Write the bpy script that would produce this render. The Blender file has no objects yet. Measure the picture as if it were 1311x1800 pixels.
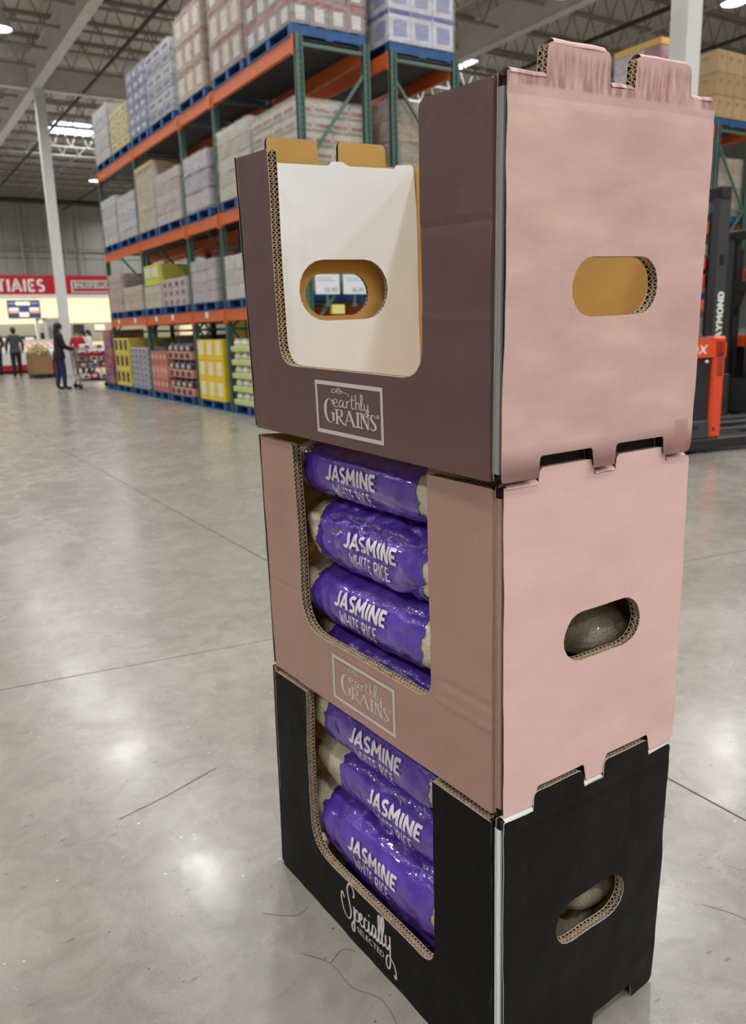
import bpy, bmesh, math, random, re
from mathutils import Vector, Matrix, noise
random.seed(7)
SC = bpy.context.scene
COL = SC.collection
PI = math.pi

# ------------------------------------------------------------------ camera
# world: Z up, Y along the rack aisle, metres; eye 1.32 m above the floor
CAM_ROWS = [[0.8487535, -0.5280763, -0.0274394], [0.1414614, 0.1767527, 0.9740365], [0.5095157, 0.8305985, -0.2247219]]
F_PX = 1411.942
cam_data = bpy.data.cameras.new('camera'); cam = bpy.data.objects.new('camera', cam_data); COL.objects.link(cam)
cam_data.sensor_fit = 'VERTICAL'; cam_data.sensor_height = 36.0; cam_data.lens = F_PX / 1800 * 36
r_, u_, f_ = [Vector(v).normalized() for v in CAM_ROWS]
cam.matrix_world = Matrix(((r_.x, u_.x, -f_.x, 0), (r_.y, u_.y, -f_.y, 0), (r_.z, u_.z, -f_.z, 1.32), (0, 0, 0, 1)))
cam_data.clip_start = 0.05; cam_data.clip_end = 200
cam_data.dof.use_dof = True; cam_data.dof.focus_distance = 1.35; cam_data.dof.aperture_fstop = 6.0
SC.camera = cam
SC.cycles.max_bounces = 7; SC.cycles.diffuse_bounces = 3; SC.cycles.glossy_bounces = 3; SC.cycles.transparent_max_bounces = 10
SC.cycles.sample_clamp_indirect = 6.0

# ------------------------------------------------------------------ world, exposure
world = bpy.data.worlds.new('world'); SC.world = world; world.use_nodes = True
world.node_tree.nodes['Background'].inputs[0].default_value = (0.8, 0.85, 0.9, 1)
world.node_tree.nodes['Background'].inputs[1].default_value = 0.3
SC.view_settings.view_transform = 'Standard'; SC.view_settings.look = 'None'
SC.view_settings.exposure = 0.0; SC.view_settings.gamma = 1.0; SC.view_settings.use_curve_mapping = False
LAMP_W = 124.0

# ------------------------------------------------------------------ materials
def lin(c):
    return tuple(((x/255)/12.92 if x/255 <= 0.04045 else ((x/255+0.055)/1.055)**2.4) for x in c)
MATS = {}
def nd(nt, t, **kw):
    n = nt.nodes.new(t)
    for k, v in kw.items(): setattr(n, k, v)
    return n
def material(name, rgb, rough=0.5, metal=0.0, var=0.0, scale=6.0, bump=0.0, bscale=40.0, coat=0.0, spec=0.5, coord='Object', stretch=(1, 1, 1), emit=0.0, rvar=0.0):
    if name in MATS: return MATS[name]
    m = bpy.data.materials.new(name); m.use_nodes = True; nt = m.node_tree
    b = nt.nodes['Principled BSDF']; c = lin(rgb)
    b.inputs['Base Color'].default_value = (*c, 1); b.inputs['Roughness'].default_value = rough
    b.inputs['Metallic'].default_value = metal; b.inputs['Coat Weight'].default_value = coat
    b.inputs['Coat Roughness'].default_value = 0.15; b.inputs['Specular IOR Level'].default_value = spec
    if emit:
        b.inputs['Emission Color'].default_value = (*c, 1); b.inputs['Emission Strength'].default_value = emit
    if var or bump or rvar:
        tc = nd(nt, 'ShaderNodeTexCoord'); mp = nd(nt, 'ShaderNodeMapping'); mp.inputs['Scale'].default_value = stretch
        nt.links.new(tc.outputs[coord], mp.inputs[0])
    if var or rvar:
        no = nd(nt, 'ShaderNodeTexNoise'); no.inputs['Scale'].default_value = scale; no.inputs['Detail'].default_value = 5
        nt.links.new(mp.outputs[0], no.inputs[0])
    if var:
        cr = nd(nt, 'ShaderNodeValToRGB'); cr.color_ramp.elements[0].position = 0.3; cr.color_ramp.elements[1].position = 0.7
        cr.color_ramp.elements[0].color = (*[x*(1-var) for x in c], 1); cr.color_ramp.elements[1].color = (*[min(1, x*(1+var)) for x in c], 1)
        nt.links.new(no.outputs[0], cr.inputs[0]); nt.links.new(cr.outputs[0], b.inputs['Base Color'])
    if rvar:
        mr = nd(nt, 'ShaderNodeMapRange'); mr.inputs[3].default_value = max(0.03, rough-rvar); mr.inputs[4].default_value = rough+rvar
        nt.links.new(no.outputs[0], mr.inputs[0]); nt.links.new(mr.outputs[0], b.inputs['Roughness'])
    if bump:
        n2 = nd(nt, 'ShaderNodeTexNoise'); n2.inputs['Scale'].default_value = bscale; n2.inputs['Detail'].default_value = 4
        nt.links.new(mp.outputs[0], n2.inputs[0])
        bp = nd(nt, 'ShaderNodeBump'); bp.inputs['Strength'].default_value = bump; bp.inputs['Distance'].default_value = 0.01
        nt.links.new(n2.outputs[0], bp.inputs['Height']); nt.links.new(bp.outputs[0], b.inputs['Normal'])
    MATS[name] = m
    return m
def emitter(name, rgb, strength):
    m = bpy.data.materials.new(name); m.use_nodes = True; nt = m.node_tree; nt.nodes.clear()
    e = nd(nt, 'ShaderNodeEmission'); e.inputs[0].default_value = (*lin(rgb), 1); e.inputs[1].default_value = strength
    o = nd(nt, 'ShaderNodeOutputMaterial'); nt.links.new(e.outputs[0], o.inputs[0]); MATS[name] = m
    return m

# ------------------------------------------------------------------ mesh helpers
class MB:
    def __init__(s): s.v = []; s.f = []; s.m = []; s.uv = None
    def add(s, verts, faces, mat=0):
        o = len(s.v); s.v += [tuple(p) for p in verts]
        for f in faces: s.f.append(tuple(i+o for i in f)); s.m.append(mat)
        return s
    def box(s, x0, x1, y0, y1, z0, z1, mat=0):
        return s.add([(x0,y0,z0),(x1,y0,z0),(x1,y1,z0),(x0,y1,z0),(x0,y0,z1),(x1,y0,z1),(x1,y1,z1),(x0,y1,z1)],
                     [(3,2,1,0),(4,5,6,7),(0,1,5,4),(1,2,6,5),(2,3,7,6),(3,0,4,7)], mat)
    def hexa(s, p, mat=0):
        return s.add(p, [(3,2,1,0),(4,5,6,7),(0,1,5,4),(1,2,6,5),(2,3,7,6),(3,0,4,7)], mat)
    def bbox(s, x0, x1, y0, y1, z0, z1, b=0.004, mat=0):      # box with chamfered edges
        bm = bmesh.new(); bmesh.ops.create_cube(bm, size=1)
        for v in bm.verts: v.co = Vector(((x0+x1)/2+v.co.x*(x1-x0), (y0+y1)/2+v.co.y*(y1-y0), (z0+z1)/2+v.co.z*(z1-z0)))
        bmesh.ops.bevel(bm, geom=bm.edges[:], offset=b, segments=1, affect='EDGES')
        bm.verts.index_update(); s.add([v.co[:] for v in bm.verts], [[v.index for v in f.verts] for f in bm.faces], mat); bm.free()
        return s
    def bar(s, p0, p1, w, h, mat=0, up=(0, 0, 1)):
        p0 = Vector(p0); p1 = Vector(p1); d = (p1-p0).normalized(); up = Vector(up)
        if abs(d.dot(up)) > 0.98: up = Vector((1, 0, 0))
        a = d.cross(up).normalized()*w/2; b = a.cross(d).normalized()*h/2
        return s.hexa([p0-a-b, p0+a-b, p0+a+b, p0-a+b, p1-a-b, p1+a-b, p1+a+b, p1-a+b], mat)
    def tube(s, p0, p1, r, n=8, mat=0, r1=None, cap=True):
        p0 = Vector(p0); p1 = Vector(p1); d = (p1-p0).normalized(); r1 = r if r1 is None else r1
        a = d.orthogonal().normalized(); b = d.cross(a); vs = []
        for p, rr in ((p0, r), (p1, r1)):
            for i in range(n): t = 2*PI*i/n; vs.append(p+a*math.cos(t)*rr+b*math.sin(t)*rr)
        fs = [(i, (i+1) % n, n+(i+1) % n, n+i) for i in range(n)]
        if cap: fs += [tuple(range(n-1, -1, -1)), tuple(range(n, 2*n))]
        return s.add(vs, fs, mat)
    def pipe(s, pts, r, n=6, mat=0):
        for a, b in zip(pts, pts[1:]): s.tube(a, b, r, n, mat)
        return s
    def lathe(s, prof, c, n=16, mat=0, axis='z'):
        vs = []; fs = []
        for (r, h) in prof:
            for i in range(n):
                t = 2*PI*i/n; q = (r*math.cos(t), r*math.sin(t), h)
                if axis == 'x': q = (h, q[0], q[1])
                if axis == 'y': q = (q[0], h, q[1])
                vs.append((c[0]+q[0], c[1]+q[1], c[2]+q[2]))
        for k in range(len(prof)-1):
            for i in range(n): fs.append((k*n+i, k*n+(i+1) % n, (k+1)*n+(i+1) % n, (k+1)*n+i))
        return s.add(vs, fs, mat)
    def ell(s, c, r, n=10, m=6, mat=0):
        return s.lathe([(math.sin(PI*k/m)*1.0, -math.cos(PI*k/m)) for k in range(m+1)], (0, 0, 0), n, mat)._scale_last((m+1)*n, c, r)
    def _scale_last(s, k, c, r):
        for i in range(len(s.v)-k, len(s.v)):
            p = s.v[i]; s.v[i] = (c[0]+p[0]*r[0], c[1]+p[1]*r[1], c[2]+p[2]*r[2])
        return s
    def mesh(s, name, mats, off=(0, 0, 0), smooth=False):
        me = bpy.data.meshes.new(name)
        me.from_pydata([(p[0]-off[0], p[1]-off[1], p[2]-off[2]) for p in s.v], [], s.f)
        if not isinstance(mats, (list, tuple)): mats = [mats]
        for m in mats: me.materials.append(m)
        if len(mats) > 1: me.polygons.foreach_set('material_index', s.m)
        if smooth: me.polygons.foreach_set('use_smooth', [True]*len(s.f))
        if s.uv:
            l = me.uv_layers.new(name='uv')
            l.data.foreach_set('uv', [c for lp in me.loops for c in s.uv[lp.vertex_index]])
        me.update()
        return me
    def build(s, name, mats, parent=None, smooth=False, local=False):
        off = (0, 0, 0) if (local or parent is None) else base_of(parent)
        return link(name, s.mesh(name, mats, off, smooth), parent)
def base_of(o):
    p = Vector((0, 0, 0))
    while o is not None: p = p+o.location; o = o.parent
    return p
def link(name, data, parent=None, loc=None):
    o = bpy.data.objects.new(name, data); COL.objects.link(o)
    if parent is not None: o.parent = parent
    if loc is not None: o.location = loc
    return o
def tag(o, label=None, cat=None, group=None, kind=None):
    for k, v in (('label', label), ('category', cat), ('group', group), ('kind', kind)):
        if v: o[k] = v
    return o
def thing(name, label, cat, loc=(0, 0, 0), rz=0.0, group=None):
    o = link(name, None, None, loc); o.rotation_euler = (0, 0, rz); o.empty_display_size = 0.1
    return tag(o, label, cat, group)
def struct(name, mb, mats, parent=None, smooth=False):
    o = mb.build(name, mats, parent, smooth)
    if parent is None: o['kind'] = 'structure'
    return o
def text_shape(s, bold=0.0):
    # flat letters from Blender's built-in typeface, as (verts2d, faces), 1 unit tall capitals, origin bottom left
    cu = bpy.data.curves.new('txt', 'FONT'); cu.body = s; cu.size = 1.0; cu.offset = bold; cu.resolution_u = 3; cu.space_character = 1.0+bold*6
    o = bpy.data.objects.new('txt', cu); COL.objects.link(o)
    dg = bpy.context.evaluated_depsgraph_get(); me = o.evaluated_get(dg).to_mesh()
    vs = [(v.co.x, v.co.y) for v in me.vertices]; fs = [tuple(p.vertices) for p in me.polygons]
    bpy.data.objects.remove(o)
    x0 = min(v[0] for v in vs); x1 = max(v[0] for v in vs); y0 = min(v[1] for v in vs); y1 = max(v[1] for v in vs)
    return [((x-x0)/(x1-x0), (y-y0)/(y1-y0)) for x, y in vs], fs
def text_on(mb, s, fn, bold=0.0, mat=0, cut=None):
    # fn maps unit (x, y) of the word's box to a 3-D point
    vs, fs = text_shape(s, bold)
    if cut:
        bm = bmesh.new(); bv = [bm.verts.new((x, y, 0)) for x, y in vs]
        for f in fs:
            try: bm.faces.new([bv[i] for i in f])
            except ValueError: pass
        for k in range(1, cut):
            bmesh.ops.bisect_plane(bm, geom=bm.verts[:]+bm.edges[:]+bm.faces[:], dist=1e-6, plane_co=(0, k/cut, 0), plane_no=(0, 1, 0))
        bm.verts.index_update(); vs = [(v.co.x, v.co.y) for v in bm.verts]; fs = [[v.index for v in f.verts] for f in bm.faces]; bm.free()
    return mb.add([fn(x, y) for x, y in vs], fs, mat)
def catmull(P, n=6, closed=False):
    out = []; L = len(P)
    for i in range(L if closed else L-1):
        p0 = P[(i-1) % L] if closed or i > 0 else P[0]; p1 = P[i]; p2 = P[(i+1) % L]
        p3 = P[(i+2) % L] if closed or i+2 < L else P[-1]
        for k in range(n):
            t = k/n
            out.append(tuple(0.5*((2*b)+(-a+c)*t+(2*a-5*b+4*c-d)*t*t+(-a+3*b-3*c+d)*t**3) for a, b, c, d in zip(p0, p1, p2, p3)))
    if not closed: out.append(tuple(P[-1]))
    return out
def arc(cx, cy, rx, ry, a0, a1, n=10):
    return [(cx+rx*math.cos(math.radians(a0+(a1-a0)*k/n)), cy+ry*math.sin(math.radians(a0+(a1-a0)*k/n))) for k in range(n+1)]
# bold round-cornered capitals as pen strokes: letter -> (width, strokes), height 1
SANS = {
    'J': (0.50, [[(0.40, 1), (0.40, 0.28)]+arc(0.22, 0.26, 0.18, 0.20, 0, -150)]), 'A': (0.72, [[(0.04, 0.0), (0.36, 1.0), (0.68, 0.0)], [(0.17, 0.3), (0.55, 0.3)]]),
    'S': (0.58, [arc(0.29, 0.74, 0.21, 0.20, 40, 270)+arc(0.29, 0.28, 0.22, 0.22, 90, -140)]), 'M': (0.84, [[(0.08, 0), (0.12, 1), (0.42, 0.35), (0.72, 1), (0.76, 0)]]),
    'I': (0.24, [[(0.12, 0), (0.12, 1)]]), 'N': (0.70, [[(0.08, 0), (0.08, 1), (0.62, 0), (0.62, 1)]]), 'E': (0.56, [[(0.50, 0.93), (0.10, 0.93), (0.10, 0.07), (0.50, 0.07)], [(0.10, 0.51), (0.44, 0.51)]]),
    'W': (0.92, [[(0.04, 1), (0.25, 0), (0.46, 0.8), (0.67, 0), (0.88, 1)]]), 'H': (0.66, [[(0.08, 0), (0.08, 1)], [(0.58, 0), (0.58, 1)], [(0.08, 0.5), (0.58, 0.5)]]), 'T': (0.58, [[(0.03, 0.93), (0.55, 0.93)], [(0.29, 0.93), (0.29, 0)]]),
    'R': (0.62, [[(0.10, 0), (0.10, 0.93)]+[(0.3, 0.93)]+arc(0.32, 0.70, 0.20, 0.23, 90, -90)+[(0.10, 0.47)], [(0.32, 0.47), (0.56, 0)]]), 'C': (0.60, [arc(0.32, 0.5, 0.25, 0.45, 50, 310, 14)]),
    'Y': (0.66, [[(0.03, 1), (0.33, 0.46), (0.63, 1)], [(0.33, 0.5), (0.33, 0)]]), 'O': (0.72, [arc(0.36, 0.5, 0.28, 0.45, 0, 360, 18)]), 'D': (0.66, [[(0.10, 0.93), (0.28, 0.93)]+arc(0.28, 0.5, 0.30, 0.43, 90, -90)+[(0.10, 0.07), (0.10, 0.95)]]), ' ': (0.30, [])}
def sans_on(mb, s, fn, w=0.19, gap=0.10, mat=0, step=0.09):
    # word s on the unit box through fn(x, y)
    tot = sum(SANS[c][0]+gap for c in s)-gap; x = 0.0
    for c in s:
        cw, st = SANS[c]
        for P in st:
            Q = [P[0]]
            for a, b in zip(P, P[1:]):
                k = max(1, int(math.hypot(b[0]-a[0], b[1]-a[1])/step)); Q += [(a[0]+(b[0]-a[0])*j/k, a[1]+(b[1]-a[1])*j/k) for j in range(1, k+1)]
            stroke_on(mb, Q, w, lambda u, v, x=x: fn((x+u)/tot, v), mat)
        x += cw+gap
    return mb
def stroke_on(mb, pts, w, fn, mat=0):
    # ribbon of width w (number, or list per point) along 2-D points
    n = len(pts); L = []; R = []
    for i, p in enumerate(pts):
        a = pts[max(i-1, 0)]; b = pts[min(i+1, n-1)]; dx = b[0]-a[0]; dy = b[1]-a[1]; l = math.hypot(dx, dy) or 1
        ww = (w[i] if isinstance(w, list) else w)/2
        L.append((p[0]-dy/l*ww, p[1]+dx/l*ww)); R.append((p[0]+dy/l*ww, p[1]-dx/l*ww))
    return mb.add([fn(*q) for q in L+R], [(i, i+1, n+i+1, n+i) for i in range(n-1)], mat)

# ------------------------------------------------------------------ display boxes of rice
BOX_W, BOX_D = 0.7626, 0.4401
CORNERS = [
    dict(NT=(0.7563, 0.8879, 0.5393), NB=(0.7522, 0.8795, 0.0), LT=(0.7217, 1.6481, 0.5379), LB=(0.7199, 1.6564, 0.0), RT=(1.1911, 0.9112, 0.5372), RB=(1.1868, 0.9161, 0.0), FT=(1.1565, 1.6715, 0.5358), FB=(1.1545, 1.693, 0.0), H=0.5407),
    dict(NT=(0.7558, 0.8912, 1.0862), NB=(0.7596, 0.8918, 0.5441), LT=(0.7236, 1.6549, 1.0921), LB=(0.7283, 1.6524, 0.5405), RT=(1.1957, 0.9102, 1.0884), RB=(1.1979, 0.9104, 0.5414), FT=(1.1634, 1.6739, 1.0942), FB=(1.1666, 1.671, 0.5378), H=0.5529),
    dict(NT=(0.7434, 0.8796, 1.6367), NB=(0.743, 0.8838, 1.0957), LT=(0.7049, 1.6526, 1.6691), LB=(0.7141, 1.6463, 1.1115), RT=(1.1932, 0.8979, 1.6533), RB=(1.1859, 0.902, 1.0964), FT=(1.1547, 1.6708, 1.6857), FB=(1.157, 1.6646, 1.1121), H=0.5555),
]
def bmap(i, u, v, z):
    # box i: u from the near corner along the front, v along the end panel, z up -> world
    B = CORNERS[i]; s = u/BOX_W; t = v/BOX_D; r = z/B['H']
    q = [0, 0, 0]
    for k in range(3):
        bo = B['NB'][k]*(1-s)*(1-t)+B['LB'][k]*s*(1-t)+B['RB'][k]*(1-s)*t+B['FB'][k]*s*t
        to = B['NT'][k]*(1-s)*(1-t)+B['LT'][k]*s*(1-t)+B['RT'][k]*(1-s)*t+B['FT'][k]*s*t
        q[k] = bo*(1-r)+to*r
    return q

def board_material(name, rgb, rough, var, scale=5.0, band=None, streak=None, fibre=0.12, stretch=(1, 1, 1), coat=0.0, patch=None, spec=0.4):
    """printed corrugated board; uv are metres on the panel: x along, y up.  band = (height, rgb) overprint at the foot."""
    m = bpy.data.materials.new(name); m.use_nodes = True; nt = m.node_tree; L = nt.links.new
    b = nt.nodes['Principled BSDF']; c = lin(rgb)
    uv = nd(nt, 'ShaderNodeUVMap'); uv.uv_map = 'uv'
    mp = nd(nt, 'ShaderNodeMapping'); mp.inputs['Scale'].default_value = stretch; L(uv.outputs[0], mp.inputs[0])
    n1 = nd(nt, 'ShaderNodeTexNoise'); n1.inputs['Scale'].default_value = scale; n1.inputs['Detail'].default_value = 6; L(mp.outputs[0], n1.inputs[0])
    cr = nd(nt, 'ShaderNodeValToRGB'); cr.color_ramp.elements[0].position = 0.3; cr.color_ramp.elements[1].position = 0.72
    cr.color_ramp.elements[0].color = (*[x*(1-var) for x in c], 1); cr.color_ramp.elements[1].color = (*[min(1, x*(1+var)) for x in c], 1)
    L(n1.outputs[0], cr.inputs[0]); colour = cr.outputs[0]
    # paper fibre speckle
    n2 = nd(nt, 'ShaderNodeTexNoise'); n2.inputs['Scale'].default_value = 420; n2.inputs['Detail'].default_value = 2; L(uv.outputs[0], n2.inputs[0])
    mx = nd(nt, 'ShaderNodeMix', data_type='RGBA', blend_type='OVERLAY'); mx.inputs['Factor'].default_value = fibre
    L(colour, mx.inputs['A']); L(n2.outputs[0], mx.inputs['B']); colour = mx.outputs['Result']
    sp = nd(nt, 'ShaderNodeSeparateXYZ'); L(uv.outputs[0], sp.inputs[0])
    def overlay(sock_mask, rgb2, colour):
        k = nd(nt, 'ShaderNodeMix', data_type='RGBA'); L(sock_mask, k.inputs['Factor']); L(colour, k.inputs['A'])
        k.inputs['B'].default_value = (*lin(rgb2), 1); return k.outputs['Result']
    def ramp(x, a, b_, lo=0.0, hi=1.0):
        r = nd(nt, 'ShaderNodeMapRange'); r.inputs[1].default_value = a; r.inputs[2].default_value = b_; r.inputs[3].default_value = lo; r.inputs[4].default_value = hi
        L(x, r.inputs[0]); return r.outputs[0]
    def mul(a, b_):
        k = nd(nt, 'ShaderNodeMath', operation='MULTIPLY'); L(a, k.inputs[0]); L(b_, k.inputs[1]); return k.outputs[0]
    if band:
        colour = overlay(ramp(sp.outputs[1], band[0], band[0]*0.25, 0, 0.85), band[1], colour)
    if streak:      # rubbed vertical streaks across the folded top
        m2 = nd(nt, 'ShaderNodeMapping'); m2.inputs['Scale'].default_value = (90, 14, 1); L(uv.outputs[0], m2.inputs[0])
        n3 = nd(nt, 'ShaderNodeTexNoise'); n3.inputs['Scale'].default_value = 1.0; n3.inputs['Detail'].default_value = 5; L(m2.outputs[0], n3.inputs[0])
        k = mul(ramp(sp.outputs[1], streak[0], streak[0]+0.004), ramp(n3.outputs[0], 0.38, 0.6, 0, 0.75))
        k = mul(k, ramp(sp.outputs[1], streak[1]+0.012, streak[1]-0.004))
        colour = overlay(k, streak[2], colour)
    if patch:       # printed corner patches at the foot
        for (x0, x1, y1) in patch[0]:
            k = mul(mul(ramp(sp.outputs[0], x0-0.001, x0+0.001), ramp(sp.outputs[0], x1+0.001, x1-0.001)), ramp(sp.outputs[1], y1+0.001, y1-0.001, 0, 0.5))
            colour = overlay(k, patch[1], colour)
    L(colour, b.inputs['Base Color'])
    b.inputs['Roughness'].default_value = rough; b.inputs['Coat Weight'].default_value = coat; b.inputs['Coat Roughness'].default_value = 0.3; b.inputs['Specular IOR Level'].default_value = spec
    # soft waviness and faint flute lines of the board
    n4 = nd(nt, 'ShaderNodeTexNoise'); n4.inputs['Scale'].default_value = 11; n4.inputs['Detail'].default_value = 3; L(uv.outputs[0], n4.inputs[0])
    bp = nd(nt, 'ShaderNodeBump'); bp.inputs['Strength'].default_value = 0.25; bp.inputs['Distance'].default_value = 0.01; L(n4.outputs[0], bp.inputs['Height'])
    wv = nd(nt, 'ShaderNodeTexWave', wave_type='BANDS', bands_direction='X'); wv.inputs['Scale'].default_value = 38; wv.inputs['Distortion'].default_value = 0.6; L(uv.outputs[0], wv.inputs[0])
    bp2 = nd(nt, 'ShaderNodeBump'); bp2.inputs['Strength'].default_value = 0.025; bp2.inputs['Distance'].default_value = 0.002
    L(wv.outputs[1], bp2.inputs['Height']); L(bp.outputs[0], bp2.inputs['Normal']); L(bp2.outputs[0], b.inputs['Normal'])
    MATS[name] = m
    return m
KRAFT = board_material('kraft_board', (204, 160, 88), 0.6, 0.12, 4, fibre=0.2)
WHITEB = board_material('white_board', (240, 246, 251), 0.38, 0.02, 4, fibre=0.04)
EDGE = material('paper_edge', (206, 186, 160), 0.8, var=0.2, scale=90)
BOARD_SHADE = material('board_core', (40, 30, 25), 0.9)  # dark brown puts the shade between the flutes into the colour
FLUTE = material('flute_paper', (190, 166, 138), 0.85, var=0.25, scale=60)
WHITE_EDGE = material('white_paper_edge', (225, 222, 215), 0.7)
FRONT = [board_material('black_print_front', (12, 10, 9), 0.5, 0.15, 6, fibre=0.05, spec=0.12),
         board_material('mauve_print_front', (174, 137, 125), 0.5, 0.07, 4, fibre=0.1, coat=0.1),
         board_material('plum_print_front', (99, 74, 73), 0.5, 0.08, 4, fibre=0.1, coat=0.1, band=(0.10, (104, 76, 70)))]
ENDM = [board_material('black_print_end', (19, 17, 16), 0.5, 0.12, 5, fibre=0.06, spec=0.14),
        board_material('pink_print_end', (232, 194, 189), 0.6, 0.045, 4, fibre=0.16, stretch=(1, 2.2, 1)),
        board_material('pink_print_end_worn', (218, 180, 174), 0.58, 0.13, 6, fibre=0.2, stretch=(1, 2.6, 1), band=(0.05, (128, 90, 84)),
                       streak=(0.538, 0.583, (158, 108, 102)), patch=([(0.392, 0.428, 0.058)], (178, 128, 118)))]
INNER = [KRAFT, KRAFT, KRAFT]
SILVER = material('silver_print', (206, 198, 190), 0.45)
SILVER_BRIGHT = material('silver_print_black_box', (222, 220, 218), 0.45)

def dense(loop, step=0.012):
    out = []; n = len(loop)
    for i in range(n):
        a = loop[i]; b = loop[(i+1) % n]; d = math.hypot(b[0]-a[0], b[1]-a[1]); k = max(1, int(math.ceil(d/step)))
        out += [(a[0]+(b[0]-a[0])*j/k, a[1]+(b[1]-a[1])*j/k) for j in range(k)]
    return out
def area(l): return sum(l[i][0]*l[(i+1) % len(l)][1]-l[(i+1) % len(l)][0]*l[i][1] for i in range(len(l)))/2
def rounded(P, radii, n=5):
    # polygon with rounded corners
    out = []; L = len(P)
    for i in range(L):
        p = Vector(P[i]); r = radii[i]
        if r <= 0: out.append(tuple(p)); continue
        a = (Vector(P[i-1])-p); b = (Vector(P[(i+1) % L])-p); r = min(r, a.length*0.49, b.length*0.49)
        a = p+a.normalized()*r; b = p+b.normalized()*r
        for k in range(n+1):
            t = k/n; out.append(tuple(a*(1-t)**2+p*2*t*(1-t)+b*t*t))
    return out
def stadium(c, hx, hy, n=10, rough=0.0):
    out = []; r = hy*0.98; k = hx-r
    for sx, a0 in ((1, -PI/2), (-1, PI/2)):
        for j in range(n+1):
            t = a0+PI*j/n; q = 1+rough*random.uniform(-1, 1)
            out.append((c[0]+sx*k+math.cos(t)*r*q, c[1]+math.sin(t)*hy*q))
    return out
def panel(name, parent, loops, t, fn, outer, inner, corr=(), edge=None, core=None, layers=2, wob=0.0012, creases=(), grid=0.03, seed=0, pitch=0.0095, only=None):
    """board of thickness t cut to loops (first is the outline, the rest are holes); fn(a, b, d) -> world, d runs inward from the print side.
    corr: indices of loops whose raw edge shows flutes."""
    loops = [dense(l) for l in loops]
    loops = [l if (area(l) > 0) == (k == 0) else l[::-1] for k, l in enumerate(loops)]
    def wobble(a, b):
        d = wob*2*(noise.noise(Vector((a*5+seed*7.3, b*5, seed)))) + wob*0.8*noise.noise(Vector((a*17, b*17, seed+5)))
        for (b0, amp, a0, a1) in creases:
            if a0 <= a <= a1: d += amp*max(0, 1-abs(b-b0)/0.012)
        return d
    F = lambda a, b, d: fn(a, b, d+wobble(a, b))
    bm = bmesh.new()
    for l in loops:
        vs = [bm.verts.new((p[0], p[1], 0)) for p in l]
        for i in range(len(vs)): bm.edges.new((vs[i], vs[(i+1) % len(vs)]))
    bmesh.ops.triangle_fill(bm, use_beauty=True, edges=bm.edges[:], normal=(0, 0, 1))
    A = [p[0] for p in loops[0]]; Bz = [p[1] for p in loops[0]]
    cuts = [((x*grid, 0, 0), (1, 0, 0)) for x in range(int(min(A)/grid), int(max(A)/grid)+1)]+[((0, y*grid, 0), (0, 1, 0)) for y in range(int(min(Bz)/grid), int(max(Bz)/grid)+1)]
    for (b0, amp, a0, a1) in creases: cuts += [((0, b0+q, 0), (0, 1, 0)) for q in (-0.012, 0, 0.012)]
    for co, no in cuts:
        bmesh.ops.bisect_plane(bm, geom=bm.verts[:]+bm.edges[:]+bm.faces[:], dist=1e-6, plane_co=co, plane_no=no)
    bm.verts.index_update()
    V = [(v.co.x, v.co.y) for v in bm.verts]; FA = [[v.index for v in f.verts] for f in bm.faces]; bm.free()
    mb = MB(); mb.uv = []
    def put(pts, faces, mat):
        mb.add([F(*p) for p in pts], faces, mat); mb.uv.extend([(p[0], p[1]) for p in pts])
    lt = 0.0012
    put([(a, b, 0) for a, b in V], FA, 0); put([(a, b, t) for a, b in V], [f[::-1] for f in FA], 1)
    frames = []
    for l in loops:
        n = len(l); nor = []
        for i in range(n):
            dx = l[(i+1) % n][0]-l[i-1][0]; dy = l[(i+1) % n][1]-l[i-1][1]; q = math.hypot(dx, dy) or 1
            nor.append((-dy/q, dx/q))
        frames.append((l, nor)); ins = [(p[0]+m_[0]*0.005, p[1]+m_[1]*0.005) for p, m_ in zip(l, nor)]
        q = [(i, (i+1) % n, n+(i+1) % n, n+i) for i in range(n)]
        for d0, d1 in ((0, lt), (t-lt, t)): put([(p[0], p[1], d0) for p in l]+[(p[0], p[1], d1) for p in l], q, 2)
        for d in (lt, t-lt): put([(p[0], p[1], d) for p in l]+[(p[0], p[1], d) for p in ins], q, 3)
        put([(p[0], p[1], lt) for p in ins]+[(p[0], p[1], t-lt) for p in ins], q, 3)
    o = mb.build(name, [outer, inner, edge or EDGE, core or BOARD_SHADE], parent)
    for k in corr:
        l, nor = frames[k]; n = len(l); S = [0]
        for i in range(n): S.append(S[-1]+math.hypot(l[(i+1) % n][0]-l[i][0], l[(i+1) % n][1]-l[i][1]))
        def at(s, e):
            s = s % S[-1]; lo = 0; hi = n
            while hi-lo > 1:
                mid = (lo+hi)//2
                if S[mid] <= s: lo = mid
                else: hi = mid
            f = (s-S[lo])/max(1e-9, S[lo+1]-S[lo]); p, q = l[lo], l[(lo+1) % n]; a, b = nor[lo], nor[(lo+1) % n]
            return (p[0]+(q[0]-p[0])*f+(a[0]+(b[0]-a[0])*f)*e, p[1]+(q[1]-p[1])*f+(a[1]+(b[1]-a[1])*f)*e)
        cb = MB(); h = 0.00055
        def rib(s0, d0, s1, d1, hh=h):
            if only and not only(*at(s0, 0)): return
            ds = s1-s0; dd = d1-d0; q = math.hypot(ds, dd); ns, nn = -dd/q*hh, ds/q*hh
            c = [(s0+ns, d0+nn), (s1+ns, d1+nn), (s1-ns, d1-nn), (s0-ns, d0-nn)]
            vs = [F(*at(s, 0.0004), d) for s, d in c]+[F(*at(s, 0.005), d) for s, d in c]
            cb.add(vs, [(0, 1, 2, 3), (0, 1, 5, 4), (3, 2, 6, 7)])
        LT = (t-2*lt)/layers; m = int(S[-1]/(pitch/2))
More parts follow.
